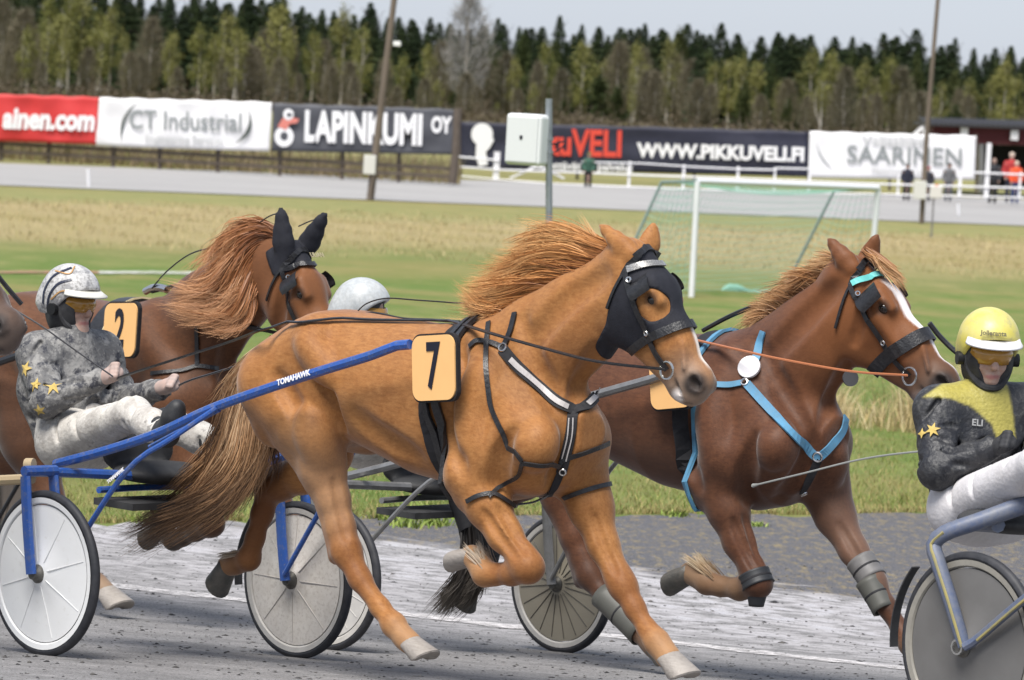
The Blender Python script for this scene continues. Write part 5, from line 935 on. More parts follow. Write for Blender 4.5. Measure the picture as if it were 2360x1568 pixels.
# --- dark chestnut: light blue collar
girth('girth', sfC, (1.655, 0, 1.10), (0, 1, 0), (-.08, 0, 1), .07, nylon, hC, 48, .012, .012)
girth('girth_edging', sfC, (1.715, 0, 1.12), (0, 1, 0), (-.10, 0, 1), .028, skyblue, hC, 48, .013, .014)
plate(hC, FC, [(1492, 795), (1590, 790), (1592, 935), (1505, 948)], -.38, '', 1)
for nm, px, wd in (('breast_collar', [(1722, 886), (1762, 932), (1825, 1003), (1886, 1056)], .039), ('breast_collar', [(1886, 1056), (1918, 1022), (1940, 992), (1946, 965)], .037), ('neck_strap', [(1742, 832), (1752, 795), (1762, 765)], .036), ('saddle_strap', [(1712, 884), (1680, 888), (1640, 888)], .026)): lt(nm, px, wd, skyblue, hC, sfC, 24, .010, .008)
lt('breast_strap', [(1885, 1060), (1868, 1095), (1848, 1132)], .036, nylon, hC, sfC, 14, .009)
p, nn = sfC.cast(1730, 850); disc('white_wither_disc', p + nn * .018, nn, .052, .014, mt('white_plastic', (.78, .76, .77), .4), hC)
for x, y, r in ((1718, 884, .018), (1886, 1052, .024), (1850, 1132, .018)):
    p, nn = sfC.cast(x, y); ring('ring', p + nn * .016, nn, r, .005, chrome, hC)
bridle(headC, FC, sfC, hC, turq, .062, noseband=.36)
disc('chin_disc', FC.W(FC.L(1960, 872, -.03)), (.3, -1, .1), .036, .010, mt('dark_grey_rubber', (.06, .06, .065), .6), hC)
grey = mt('grey_rubber_boot', (.16, .155, .155), .55, noise=(25, (.10, .095, .09), .6)); drk = mt('dark_boot', (.02, .022, .026), .55)
def boot(nm, fr, root, p0, p1, r0, r1, m):
    p0, p1 = np.asarray(p0), np.asarray(p1); e = nrm(p1 - p0); x = nrm(np.cross(e, (0, 1., .1))); y = np.cross(e, x); o = MB().tube(spline([p0 - e * .015, p0 * .6 + p1 * .4, p1 + e * .015], 9), np.linspace(r0 + .004, r1 + .004, 9) * [1.03, 1, .99, .985, .98, .985, .99, 1, 1.03], 18, False).build(nm, m, root); md = o.modifiers.new('t', 'SOLIDIFY'); md.thickness = .007; md.offset = 1
    for t in (.5,): c = p0 + (p1 - p0) * t; r = r0 + (r1 - r0) * t + .012; MB().tube([c + (r - .004) * (x * math.cos(a) + y * math.sin(a)) for a in np.linspace(0, 6.2832, 20)], .004, 6, False, 1.8, e).build('boot_strap', nylon, o)
    return o
q = legC['ff']; boot('knee_boot', FC, hC, q[3] * .5 + q[2] * .5, q[3] * .7 + q[4] * .3, .056, .055, grey); boot('shin_boot', FC, hC, q[4] + np.array([-.01, -.02, 0]), q[5] + np.array([-.012, -.02, 0]), .050, .040, mt('olive_grey_boot', (.085, .085, .075), .55))
q = legC['nf']; boot('knee_boot', FC, hC, q[3] * .6 + q[4] * .4, q[4], .060, .064, drk); boot('knee_boot', FC, hC, q[4], q[4] + np.array([.0, 0, -.085]), .05, .022, drk)
q = legC['nh']; boot('hind_boot', FC, hC, q[5], q[7], .056, .056, mt('olive_grey_boot', (.085, .085, .075))); q = legC['fh']; boot('hind_boot', FC, hC, q[5], q[7], .058, .058, drk)
# --- number 2
girth('saddle_pad', sfB, (1.93, 0, .95), (0, 1, 0), (-.12, 0, 1), .11, leather, hB, 48, .016, .02); girth('saddle_piping', sfB, (2.0, 0, .95), (0, 1, 0), (-.12, 0, 1), .010, mt('cream_piping', (.55, .45, .26), .6), hB, 48, .022, .01)
plate(hB, FB, [(243, 700), (319, 698), (309, 823), (237, 822)], -.42, '2', .62)
for nm, px, wd in (('neck_strap', [(540, 742), (580, 752), (640, 765)], .028), ('shoulder_strap', [(455, 752), (456, 800), (455, 845)], .022), ('breast_strap', [(350, 862), (420, 856), (455, 845), (500, 850)], .020)): lt(nm, px, wd, leather, hB, sfB, 18, .010)
bridle(headB, FB, sfB, hB, leather, .035)
hcB = headB.inv(VB); a_, b_, c_ = hcB.T; earB = np.minimum(segd(VB, headB(-.01, -.03, -.066), FB.L(648, 488, -.08)), segd(VB, headB(-.01, -.02, .066), FB.L(745, 500, .10)))
kb = (np.linalg.norm(VB - headB(0, 0), axis=1) < .40) & (((a_ < .085) & (a_ > -.06) & (b_ > -.11)) | (earB < .062)) & (hcB[:, 0] < .11); patch_mesh('ear_hood', VB, QB, kb, .006, hoodm, hB)
tx = FB.W(headB(.085, .066, .03)); o = text('browband_letters', 'LILIAN', .035, mt('gold_letters', (.72, .60, .35), .35, .7), hB, basis(FB.W(headB(.085, .05, -.015)) + np.array([.02, -.05, .03]), nrm(FB.W(headB(0, 0, 1)) - FB.W(headB(0, 0, 0))), nrm(-FB.W(headB(1, 0, 0)) + FB.W(headB(0, 0, 0))), nrm(FB.W(headB(0, 1, 0)) - FB.W(headB(0, 0, 0)))), 1, .0008, .001); o.data.transform(hB.matrix_world.inverted())
# thin overcheck lines to the ear tips
for px in ([(600, 512), (622, 498), (650, 489)], [(688, 522), (715, 510), (745, 502)]): toframe(MB().tube(spline(hw(FB, [(x, y, -.08 if x < 660 else .10) for x, y in px]), 10), .0035, 5).build('ear_cord', leather, hB), hB)
toframe(MB().tube(spline(hw(FB, [(350, 665, -.05), (385, 625, -.06), (440, 585, -.1), (505, 568, -.12)]), 14), .004, 5).build('overcheck_line', leather, hB), hB)
toframe(MB().tube(spline(hw(FB, [(350, 672, -.03), (400, 660, -.03), (450, 645, -.03), (500, 625, -.03)]), 12), .011, 6).build('check_rein', leather, hB), hB)
toframe(MB().tube(spline(hw(FB, [(335, 672, -.03), (352, 664, -.03), (372, 664, -.03), (385, 668, -.03)]), 8), .02, 8).build('saddle_tree', chrome, hB), hB)
# ------------------------------------------------------------------ sulkies
tyre = mt('black_tyre', (.018, .019, .024), .6, noise=(20, (.05, .05, .055), .7)); steel = mt('grey_steel', (.28, .28, .28), .4, .5, noise=(15, (.16, .155, .15), .7)); blue = mt('blue_paint', (.020, .085, .36), .35, noise=[(9, (.03, .085, .26), .7), (30, (.14, .15, .20), .5, (1, 1, 1), (.52, .66)), (70, (.22, .21, .20), .5, (1, 1, 1), (.58, .66))], coat=.2, bump=.08, bscale=90)
tape = mt('beige_tape', (.52, .40, .24), .7); darkseat = mt('dark_seat', (.022, .022, .024), .7, noise=(12, (.06, .06, .06), .6)); hubm = mt('dusty_hub', (.09, .085, .075), .6, .4, noise=(40, (.2, .19, .17), .6))
def lathe(mb, c, ax, prof, n=64):
    """prof rows (radius, offset along axis)"""
    z = nrm(ax); x = nrm(np.cross(z, (0, .001, 1.))); y = np.cross(z, x); V = [np.asarray(c) + r * (x * math.cos(6.2831853 * i / n) + y * math.sin(6.2831853 * i / n)) + z * h_ for r, h_ in prof for i in range(n)]; m = len(prof)
    mb.add(V, [(j * n + i, j * n + (i + 1) % n, (j + 1) * n + (i + 1) % n, (j + 1) * n + i) for j in range(m - 1) for i in range(n)]); return mb
def wheel(root, c, r, cover, spokes=8, rimm=None, spokem=None, wire=False, roll=0.):
    ax = np.array([0, 1., 0]); c = np.asarray(c, float); rt = .021
    a = np.linspace(-math.pi * .5, math.pi * 1.5, 13); w_ = lathe(MB(), c, ax, [(r - rt + rt * math.cos(t), rt * .95 * math.sin(t)) for t in a]).build('wheel', tyre, root)
    lathe(MB(), c, ax, [(r - .040, -.016), (r - .030, -.020), (r - .052, -.019), (r - .058, -.012), (r - .058, .012), (r - .052, .019), (r - .030, .020), (r - .040, .016)]).build('rim', rimm or steel, w_)
    for s_ in (-1, 1): lathe(MB(), c, ax, [(.0, s_ * .042), (.045, s_ * .040), (.06, s_ * .030), (r * .5, s_ * .021), (r - .062, s_ * .013)]).build('disc_cover', cover, w_)
    lathe(MB(), c, ax, [(0, -.075), (.022, -.075), (.026, -.058), (.040, -.046), (.040, .046), (.026, .06), (.022, .085), (0, .085)], 20).build('hub', hubm, w_)
    for i in range(spokes):
        t = roll + 6.2831853 * i / spokes; d = np.array([math.cos(t), 0, math.sin(t)]); 
        for s_ in (-1, 1): MB().tube([c + d * .05 + ax * s_ * .0345, c + d * r * .5 + ax * s_ * .0225, c + d * (r - .075) + ax * s_ * .0152], .0022 if wire else [.0024, .0018, .0013], 5).build('spoke_rib', spokem or cover, w_)
    return w_
def sulky(fr, lb, gz, frame_m, covers, T=.717, r=.35, s1=None, spk=8, wire=(False, False), scale=1., lower_text=None, rimms=(None, None), spms=(None, None), off=0.):
    root = empty('sulky', lb, 'sulky', mat=fr.mat()); hub = [np.array([0, -T, gz[0] + r]), np.array([0, T, gz[1] + r])]
    for i in (0, 1): wheel(root, hub[i], r, covers[i], spk, rimms[i], spms[i], wire[i], .3 + i * .5)
    x0, z0 = -.02, (gz[0] + gz[1]) / 2 + .775
    pz = lambda p: np.array([p[0] + off, p[1], p[2]])
    tb = lambda nm, pts, r_, m=frame_m, n=12, flat=1.: MB().tube(spline(pts, n) if len(pts) > 2 else pts, r_, 8, True, flat).build(nm, m, root)
    tilt = (gz[1] - gz[0]) / (2 * T)
    for i, s_ in ((0, -1), (1, 1)):
        h_ = hub[i]; top = z0 + tilt * s_ * T
        for o_ in (-.075, .075): MB().tube(spline([h_ + [0, o_, 0], h_ + [-.035, o_ * 1.05, .20], [x0 - .05, h_[1] + o_, top - .02]], 8), .017, 8, True, 1.75, (1, 0, .1)).build('fork_leg', frame_m, root)
        tb('fork_crown', [[x0 - .05, h_[1] - .085, top], [x0 - .05, h_[1] + .085, top]], .024)
        if s1 is not None:
            tb('shaft', [np.array([p[0], p[1] * -s_, p[2] + (tilt * p[1] * -s_ if s_ > 0 else 0)]) for p in s1['shaft']], .0205, n=30); tb('lower_strut', [h_ + [.01, -.09 * s_, .03]] + [np.array([p[0], p[1] * -s_, p[2]]) for p in s1['strut']], .012, n=16); tb('stirrup', [np.array([p[0], p[1] * -s_, p[2]]) for p in s1['stirrup']], .010, n=8)
    tb('arch_bar', [[x0 - .05, -T - .05, z0 - tilt * T], [x0 - .06, 0, z0], [x0 - .05, T + .05, z0 + tilt * T]], .021)
    tb('rear_bar', [[x0 - .16, -.30, z0 - .06], [x0 - .2, 0, z0 - .06], [x0 - .16, .30, z0 - .06]], .015); S = Solid(); S.ell((x0 - .10, 0, z0 + .015), (.17, .24, .05), .02); S.ell((x0 - .27, 0, z0 + .09), (.04, .20, .10), .05); v, q = S.vf(.012, 1); mesh('seat', v, q, darkseat, root); MB().box((x0 - .06, -.05, z0 - .11), (.26, .5, .03)).build('seat_plate', darkseat, root)
    return root, hub
whitec = mt('white_disc_cover', (.86, .86, .85), .45, noise=[(5, (.78, .77, .75), .4), (26, (.62, .59, .54), .35, (1, 1, 1), (.58, .70))]); dirtyc = mt('mud_spattered_disc_cover', (.74, .70, .65), .6, noise=[(6, (.66, .62, .57), .7), (60, (.42, .37, .32), .6, (1, 1, 1), (.5, .66)), (20, (.55, .50, .44), .5)]); greyc = mt('pale_grey_disc_cover', (.62, .60, .57), .5, noise=(8, (.42, .41, .40), .6)); beigec = mt('beige_disc_cover', (.30, .27, .21), .5, noise=[(5, (.25, .225, .175), .6), (60, (.28, .25, .20), .4)]); mudc = mt('mud_grey_disc_cover', (.15, .145, .14), .55, noise=(6, (.12, .115, .11), .7)); ribm = mt('grey_rib', (.50, .47, .44), .6); ribd = mt('dark_spoke', (.10, .09, .075), .5); palerim = mt('pale_rim', (.55, .53, .50), .5, noise=(20, (.4, .38, .35), .6))
L1 = FA.L
s1 = dict(shaft=[L1(128, 1070, -.56), L1(240, 1040, -.53), L1(360, 1000, -.49), L1(500, 937, -.44), L1(700, 868, -.40), L1(860, 818, -.39), L1(905, 799, -.385), L1(945, 794, -.38)], strut=[L1(290, 1088, -.62), L1(400, 1008, -.54), L1(500, 940, -.45)], stirrup=[L1(345, 1030, -.40), L1(420, 990, -.42), L1(505, 945, -.44)])
g1 = [FA.toL(G(92, 1512)), FA.toL(G(680, 1518))]
su1, hub1 = sulky(FA, 'blue sulky with white near wheel, pulled by the number 7 horse', (g1[0][2], g1[1][2]), blue, (whitec, dirtyc), s1=s1, spms=(whitec, ribm), rimms=(whitec, palerim))
def shaft_text(root, fr, s, pa, pb, w_, size, m, sx=1.):
    a, c = fr.L(*pa, w_), fr.L(*pb, w_); X = nrm(c - a); Z = nrm(np.array([.35, -1, .25]) - X * (np.array([.35, -1, .25]) @ X)); return text('lettering', s, size, m, root, basis((a + c) / 2 + Z * .0225, X, np.cross(Z, X), Z), sx, .0012, .0006)
shaft_text(su1, FA, 'TOMAHAWK', (636, 889), (736, 856), -.41, .034, mt('white_print', (.8, .79, .8), .6), 1.0); shaft_text(su1, FA, 'TOMAHAWK', (250, 1118), (302, 1075), -.625, .020, mt('white_print', (.8, .79, .8)), 1.0)
for px in ((-10, 1108, 60, 1110), ): MB().tube([L1(px[0], px[1], -.75), L1(75, 1104, -.72)], .022, 8, True).build('tape_wrap', tape, su1)
MB().tube([L1(60, 1072, -.745), L1(78, 1072, -.73)], .029, 10).build('tape_wrap', tape, su1)
# mudguard over the far wheel's back
h = hub1[1]; V = []
for t in np.linspace(math.radians(95), math.radians(190), 20):
    for o_, rr in ((-.022, .395), (.022, .395), (.022, .40), (-.022, .40)): V.append(h + np.array([math.cos(t) * rr, o_, math.sin(t) * rr]))
MB().add(V, [(i * 4 + k, i * 4 + (k + 1) % 4, i * 4 + 4 + (k + 1) % 4, i * 4 + 4 + k) for i in range(19) for k in range(4)] + [(3, 2, 1, 0), (76, 77, 78, 79)]).build('mudguard', darkseat, su1)
g2 = [FC.toL(G(750, 1500)), FC.toL(G(1285, 1505))]
s2 = {k: [np.array([p[0], p[1], p[2] - .21 + (.04 if k == 'shaft' else 0)]) for p in v] for k, v in s1.items()}
su2, hub2 = sulky(FC, 'grey steel sulky with beige far wheel, behind the dark chestnut', (g2[0][2], g2[1][2]), steel, (greyc, beigec), T=.79, r=.342, s1=s2, spk=20, wire=(False, True), rimms=(palerim, palerim), spms=(greyc, ribd))
gB = elev(24.1); s3 = {k: [np.array([p[0] + .05, p[1], p[2] + gB]) for p in v] for k, v in s1.items()}
su3, hub3 = sulky(FB, 'dark sulky of the number 2 horse, half hidden by the blue one', (gB + .07, gB - .06), mt('black_frame_paint', (.016, .017, .02), .4), (beigec, mt('dark_taupe_disc', (.12, .10, .085), .6)), T=.72, r=.35, s1=s3, spk=12)
# --- the sulky at the right edge
dulrim = mt('dull_beige_rim', (.30, .28, .24), .5, noise=(20, (.2, .19, .17), .6)); F4 = Frame((2.22, 16.95), 50); wc = P(2237, 1490, 16.45); hl = F4.toL(wc)
su4 = empty('sulky', 'mud-grey sulky with yellow-striped blue fork at the right edge', 'sulky', mat=F4.mat()); wheel(su4, hl, .352, mudc, 0, dulrim, mudc); wheel(su4, hl * [1, -1, 1] + [0, 0, -.09], .352, mudc, 0, dulrim, mudc)
bg4 = mt('dusty_blue_paint', (.07, .10, .19), .5, noise=[(9, (.14, .155, .19), .7), (50, (.22, .21, .2), .4)]); yel = mt('yellow_stripe', (.36, .30, .10), .5, noise=(20, (.22, .21, .14), .7))
L4 = F4.L; w4 = hl[1]
forks = [L4(2222, 1492, w4 - .05), L4(2192, 1390, w4 - .06), L4(2160, 1290, w4 - .06), L4(2152, 1255, w4 - .05), L4(2180, 1228, w4 - .03), L4(2260, 1200, w4 + .06), L4(2360, 1165, w4 + .2), L4(2460, 1140, w4 + .35)]
MB().tube(spline(forks, 34), np.linspace(.026, .036, 34), 10, True, 1.0).build('fork_arm', bg4, su4); MB().tube(spline([L4(2222, 1492, w4 - .07), L4(2250, 1475, w4 - .055), L4(2360, 1382, w4 - .05), L4(2470, 1300, w4 - .04)], 16), .017, 8).build('lower_strut', bg4, su4)
st_ = spline([p - np.array([0, .026, 0]) + np.array([.012, 0, .004]) for p in forks[:5]], 22); MB().tube(st_, .006, 6).build('stripe', yel, su4); MB().tube(spline([L4(2252, 1476, w4 - .092), L4(2360, 1384, w4 - .082), L4(2470, 1302, w4 - .06)], 12), .006, 6).build('stripe', yel, su4); ring_ = MB(); ring_.tube([wc * 0 + hl + [0, -.075, 0], hl + [0, -.055, 0]], .030, 12).build('axle_nut', chrome, su4); MB().tube(spline([L4(2300, 1210, w4 + .12), L4(2220, 1206, w4 + .3), L4(2360, 1220, w4 + .75)], 14), .03, 8).build('seat_bar', bg4, su4)
V = []
for t in np.linspace(math.radians(140), math.radians(188), 16):
    for o_, rr in ((-.02, .40), (.02, .40), (.02, .405), (-.02, .405)): V.append(hl + np.array([math.cos(t) * rr, o_, math.sin(t) * rr]))
MB().add(V, [(i * 4 + k, i * 4 + (k + 1) % 4, i * 4 + 4 + (k + 1) % 4, i * 4 + 4 + k) for i in range(15) for k in range(4)] + [(3, 2, 1, 0), (60, 61, 62, 63)]).build('mudguard', darkseat, su4)
S = Solid(); S.ell(L4(2340, 1200, w4 + .35), (.20, .24, .05), .03); v, q = S.vf(.012, 1); mesh('seat', v, q, darkseat, su4)
# ------------------------------------------------------------------ drivers
skin = mt('weathered_skin', (.46, .27, .20), .55, noise=[(25, (.38, .20, .15), .6), (60, (.50, .42, .37), .5)], attr='patch'); dirtyskin = mt('muddy_hand_skin', (.42, .30, .26), .65, noise=[(18, (.34, .31, .30), .8), (50, (.48, .33, .27), .5)])
lensm = mt('amber_lens', (.42, .21, .03), .12, noise=(14, (.30, .15, .03), .6), coat=.5); padm = mt('black_helmet_lining', (.014, .014, .017), .7, noise=(25, (.06, .06, .062), .6)); bootm = mt('black_rubber_boot', (.014, .015, .018), .6, noise=(20, (.06, .06, .06), .6))
class Body:
    """head frame f forward, l left, u up"""
    def __init__(s, c, yaw, pitch=0., roll=0.):
        cy, sy = math.cos(yaw), math.sin(yaw); s.f = np.array([cy * math.cos(pitch), sy * math.cos(pitch), math.sin(pitch)]); s.l = np.array([-sy, cy, 0]); s.u = np.cross(s.f, s.l); s.c = np.asarray(c, float)
    def __call__(s, f, l, u): return s.c + s.f * f + s.l * l + s.u * u
    @property
    def R(s): return np.stack([s.f, s.l, s.u], 1)
def person_head(S, hd, neck):
    S.ell(hd(0, 0, .02), (.095, .076, .105), .03, hd.R); S.ell(hd(.028, 0, -.048), (.068, .058, .066), .04, hd.R); S.cone(hd(.085, 0, .01), hd(.112, 0, -.032), .010, .016, .015); S.ell(hd(.075, 0, -.094), (.026, .028, .020), .025, hd.R)
    for s_ in (-1, 1): S.ell(hd(.068, .035 * s_, .002), (.02, .018, .012), .015, hd.R, sub=True); S.ell(hd(.055, .042 * s_, -.035), (.024, .02, .02), .03, hd.R); S.ell(hd(-.005, .078 * s_, -.01), (.02, .012, .03), .01, hd.R)
    S.ell(hd(.090, 0, -.070), (.012, .024, .006), .010, hd.R); S.ell(hd(.088, 0, -.080), (.012, .022, .006), .010, hd.R); S.cone(hd(.104, -.024, -.0745), hd(.104, .024, -.0745), .0022, .0022, .004, sub=True)
    S.cone(hd(-.015, 0, -.07), neck, .055, .06, .04)
def fist(S, w_, h_, thumb, out):
    """palm from wrist w_ to knuckles h_, four fingers curled round a rein, thumb on top"""
    d = nrm(h_ - w_); side = nrm(np.cross(d, out)); S.cone(w_, w_ + d * .045, .026, .030, .02); S.cone(w_ + d * .03, w_ + d * .085, .034, .036, .02, (.62, out)); k_ = w_ + d * .088
    for i, (o_, L) in enumerate(((-.030, .036), (-.010, .042), (.010, .040), (.029, .032))):
        b = k_ + side * o_; p1 = b + d * .012 + out * .018; p2 = p1 - d * .008 - out * .0 + nrm(thumb) * .0 + out * .012 - d * L * .45; p3 = p2 - d * .022 - out * .016; S.chain([b - d * .02, b + out * .004, p1, p2, p3], [.0125, .0115, .0105, .0095, .0085], .005)
    tb_ = w_ + d * .035 - side * .030; S.chain([tb_, tb_ + d * .030 - side * .012 + out * .012, tb_ + d * .055 + out * .026], [.014, .0115, .009], .008)
def star_patch(nm, surf, x, y, r, m, root, n=5, rot=0.):
    p, nn = surf.cast(x, y)
    if p is None: return
    u = nrm(np.cross(nn, (0, 0, 1.))); v = np.cross(nn, u); V = []
    for i in range(2 * n):
        a = math.pi * i / n + rot; rr = r if i % 2 == 0 else r * .42; q = p + u * rr * math.cos(a) + v * rr * math.sin(a); h_ = surf.t.ray_cast(Vector(q + nn * .1), Vector(-nn)); V.append((np.array(h_[0]) if h_[0] is not None else q) + nn * .008)
    V.append(p + nn * .009); return toframe(mesh(nm, V, [(i, (i + 1) % (2 * n), 2 * n) for i in range(2 * n)], m, root, smooth=False), root)
def driver(name_lb, fr, J, hd, mats, vox=.0085, gloves=False, helmet=True, brimc=None):
    root = empty('person', name_lb, 'person', mat=fr.mat()); j = {k: fr.L(*v) if len(v) == 3 else np.asarray(v[:3]) for k, v in J.items()}; shl = nrm(j['fs'] - j['ns']); up = nrm(j['neck'] - j['pelvis']); fwd = np.cross(shl, up)
    # skin: head, neck, hands and the limbs under the clothes, one surface
    S = Solid(); person_head(S, hd, j['neck']); S.chain([j['neck'], j['chest'], j['pelvis']], [.06, .10, .09], .04)
    for a in 'nf': S.chain([j['neck'], j[a + 's'], j[a + 'e'], j[a + 'w']], [.05, .045, .036, .026], .03); fist(S, j[a + 'w'], j[a + 'h'], up, nrm(J.get(a + 'out', np.array([.3, -1, .2])) if False else np.array([.25, (-.5 if a == 'n' else -.3), .35]))); S.chain([j['pelvis'], j[a + 'hip'], j[a + 'k'], j[a + 'a']], [.07, .06, .05, .035], .03)
    V, Q = S.vf(.0065, 1); body = mesh('body', V, Q, mats['hand'], root); hm = np.linalg.norm(V - hd(0, 0, 0), axis=1) < .17; body.data.materials.append(skin); hq = (V - hd.c) @ hd.R; vcol(body, 'patch', paint(V, [(soft(np.linalg.norm((hq - [.098, 0, -.0745]) * [1, .55, 2.2], axis=1), .014, .026) * hm * .8, (.34, .12, .11)), (soft(np.linalg.norm((hq - [.11, 0, -.045]) * [1, 1, 1], axis=1), .008, .016) * hm * .6, (.22, .10, .08))])); mi = hm[Q].all(1).astype(np.int32); body.data.polygons.foreach_set('material_index', mi)
    # jacket
    S = Solid(); wd = (1.32, shl); S.chain([j['pelvis'] + up * .04, j['chest'] - up * .06, j['chest'] + up * .06], [.150, .158, .150], .08, wd); S.cone(j['chest'] + up * .06, j['neck'] - up * .015, .13, .072, .06, (1.15, shl)); S.cone(j['neck'] - up * .02, j['neck'] + up * .035, .074, .066, .02)
    for a in 'nf': S.cone(j['neck'] * .35 + j[a + 's'] * .65 - up * .015, j[a + 's'], .085, .088, .05); S.chain([j[a + 's'], j[a + 'e']], [.088, .070], .05); S.chain([j[a + 'e'], j[a + 'w'] * .96 + j[a + 'e'] * .04], [.072, .046], .03)
    rg = np.random.default_rng(5)
    for a in 'nf':       # folds in the sleeves
        for t in np.linspace(.1, .95, 9):
            for p0, p1, r0, r1 in ((j[a + 's'], j[a + 'e'], .086, .070), (j[a + 'e'], j[a + 'w'], .070, .046)):
                c = p0 + (p1 - p0) * t; d = nrm(p1 - p0); o_ = nrm(np.cross(d, rg.normal(size=3))); r_ = r0 + (r1 - r0) * t; o2 = nrm(np.cross(d, o_)); tw = d * rg.normal(0, .035); S.cone(c + o_ * (r_ + .004) + tw, c + nrm(o_ + o2) * (r_ + .004) - tw, .012, .007, .014, sub=True); S.cone(c - o_ * (r_ - .008) + tw, c - nrm(o_ + o2) * (r_ - .008) - tw, .013, .007, .02)
    for t in np.linspace(.05, .9, 12):
        c = j['pelvis'] + (j['chest'] - j['pelvis']) * t; a_ = rg.uniform(-1.9, 1.9); o_ = fwd * math.cos(a_) + shl * math.sin(a_) * 1.25; a2 = a_ + rg.uniform(.3, .7); o2 = fwd * math.cos(a2) + shl * math.sin(a2) * 1.25; S.cone(c + o_ * .160, c + o2 * .160 + up * rg.normal(0, .06), .018, .010, .02, sub=True)
    Vj, Qj = S.vf(vox, 1); jk = mesh('jacket', Vj, Qj, mats['jacket'], root); sfj = Surf(Vj, Qj, fr)
    # trousers
    S = Solid(); S.cone(j['nhip'], j['fhip'], .125, .125, .05); S.cone(j['pelvis'] + up * .06, j['pelvis'] - up * .02, .145, .14, .05, wd)
    for a in 'nf':
        S.chain([j[a + 'hip'], j[a + 'k']], [.108, .072], .06); S.chain([j[a + 'k'], j[a + 'k'] * .45 + j[a + 'a'] * .55, j[a + 'a']], [.072, .066, .052], .04)
        for t in np.linspace(.15, 1., 8):
            for p0, p1, r0, r1 in ((j[a + 'hip'], j[a + 'k'], .104, .072), (j[a + 'k'], j[a + 'a'], .070, .054)):
                c = p0 + (p1 - p0) * t; d = nrm(p1 - p0); o_ = nrm(np.cross(d, rg.normal(size=3))); r_ = r0 + (r1 - r0) * t; o2 = nrm(np.cross(d, o_)); S.cone(c + o_ * (r_ + .005), c + nrm(o_ + o2 * 1.3) * (r_ + .005) + d * .02, .010, .006, .018, sub=True)
    Vt, Qt = S.vf(vox, 1); tr = mesh('trousers', Vt, Qt, mats['trousers'], root); sft = Surf(Vt, Qt, fr)
    for a in 'nf':
        S = Solid(); S.chain([j[a + 'a'] + nrm(j[a + 'k'] - j[a + 'a']) * .12, j[a + 'a']], [.058, .050], .02); S.chain([j[a + 'a'], j[a + 'a'] * .3 + j[a + 't'] * .7, j[a + 't']], [.052, .045, .036], .03); v, q = S.vf(.01, 1); mesh('boot', v, q, bootm, root)
        if gloves:
            S = Solid(); fist(S, j[a + 'w'] , j[a + 'h'], up, np.array([.25, -.5, .35])); v, q = S.vf(.0065, 0); patch_mesh('glove', v, q, np.ones(len(v), bool), .006, mats['glove'], root, sm=0)
    if helmet:
        # shell, lining, peak, goggles
        S = Solid(); S.ell(hd(-.012, 0, .045), (.142, .118, .128), .02, hd.R); S.cone(hd(-.075, 0, -.02), hd(-.07, 0, -.06), .105, .085, .04); S.ell(hd(.155, 0, -.070), (.17, .20, .150), .015, hd.R, sub=True); S.ell(hd(-.02, 0, -.155), (.25, .25, .10), .015, hd.R, sub=True); S.ell(hd(-.012, 0, .03), (.118, .094, .11), .01, hd.R, sub=True)
        Vh, Qh = S.vf(.0065, 1); hm_ = mesh('helmet', Vh, Qh, mats['helmet'], root); sfh = Surf(Vh, Qh, fr)
        S = Solid(); S.ell(hd(-.010, 0, -.01), (.122, .100, .13), .02, hd.R); S.cone(hd(-.005, 0, -.08), hd(.045, 0, -.125), .085, .045, .04); S.ell(hd(.150, 0, -.022), (.118, .064, .090), .010, hd.R, sub=True); S.ell(hd(-.01, 0, .13), (.2, .2, .06), .01, hd.R, sub=True); v, q = S.vf(.0065, 1); mesh('helmet_lining', v, q, padm, root)
        for s_ in (-1, 1): c = fr.W(hd(-.002, .112 * s_, -.028)); disc('ear_cup', c, fr.h * hd.l[0] + fr.l * hd.l[1], .026, .022, mt('black_plastic', (.006, .006, .007), .5), root)
        V = [];  n = 20
        for i in range(n + 1):
            a = math.radians(-62 + 124 * i / n)
            for rr, uu in ((.122, .072), (.122 + .052 * math.cos(a * 1.35) ** .8, .048 + .006 * math.cos(a)), (.122 + .052 * math.cos(a * 1.35) ** .8, .041 + .006 * math.cos(a)), (.116, .058)): V.append(hd(rr * math.cos(a) - .005, rr * math.sin(a) * .97, uu))
        mesh('peak', V, [(i * 4 + k, i * 4 + (k + 1) % 4, i * 4 + 4 + (k + 1) % 4, i * 4 + 4 + k) for i in range(n) for k in range(4)] + [(3, 2, 1, 0), (n * 4, n * 4 + 1, n * 4 + 2, n * 4 + 3)], mats['peak'], root) if mats['peak'] else None
        V = []; n = 24
        for i in range(n + 1):
            a = math.radians(-74 + 148 * i / n); nb = .012 * math.exp(-(a / .16) ** 2)
            for rr, uu in ((.104, .036), (.110, .008), (.103, -.026 + nb), (.099, -.026 + nb), (.100, .036)): V.append(hd(rr * math.cos(a) * .98 + .012, rr * math.sin(a) * .84, uu))
        mesh('goggles', V, [(i * 5 + k, i * 5 + (k + 1) % 5, i * 5 + 5 + (k + 1) % 5, i * 5 + 5 + k) for i in range(n) for k in range(5)] + [(4, 3, 2, 1, 0)], lensm, root)
        MB().tube(spline([hd(.015, .088, -.01), hd(.035, .076, -.07), hd(.075, .040, -.112), hd(.092, 0, -.120), hd(.075, -.040, -.112), hd(.035, -.076, -.07), hd(.015, -.088, -.01)], 24), .015, 8).build('chin_strap', padm, root)
        S = Solid(); S.chain([j['neck'] - up * .01, hd(-.02, 0, -.10)], [.078, .070], .03); v, q = S.vf(.01, 1); mesh('neck_gaiter', v, q, padm, root)
    else: sfh = None
    return root, j, sfj, sft, sfh
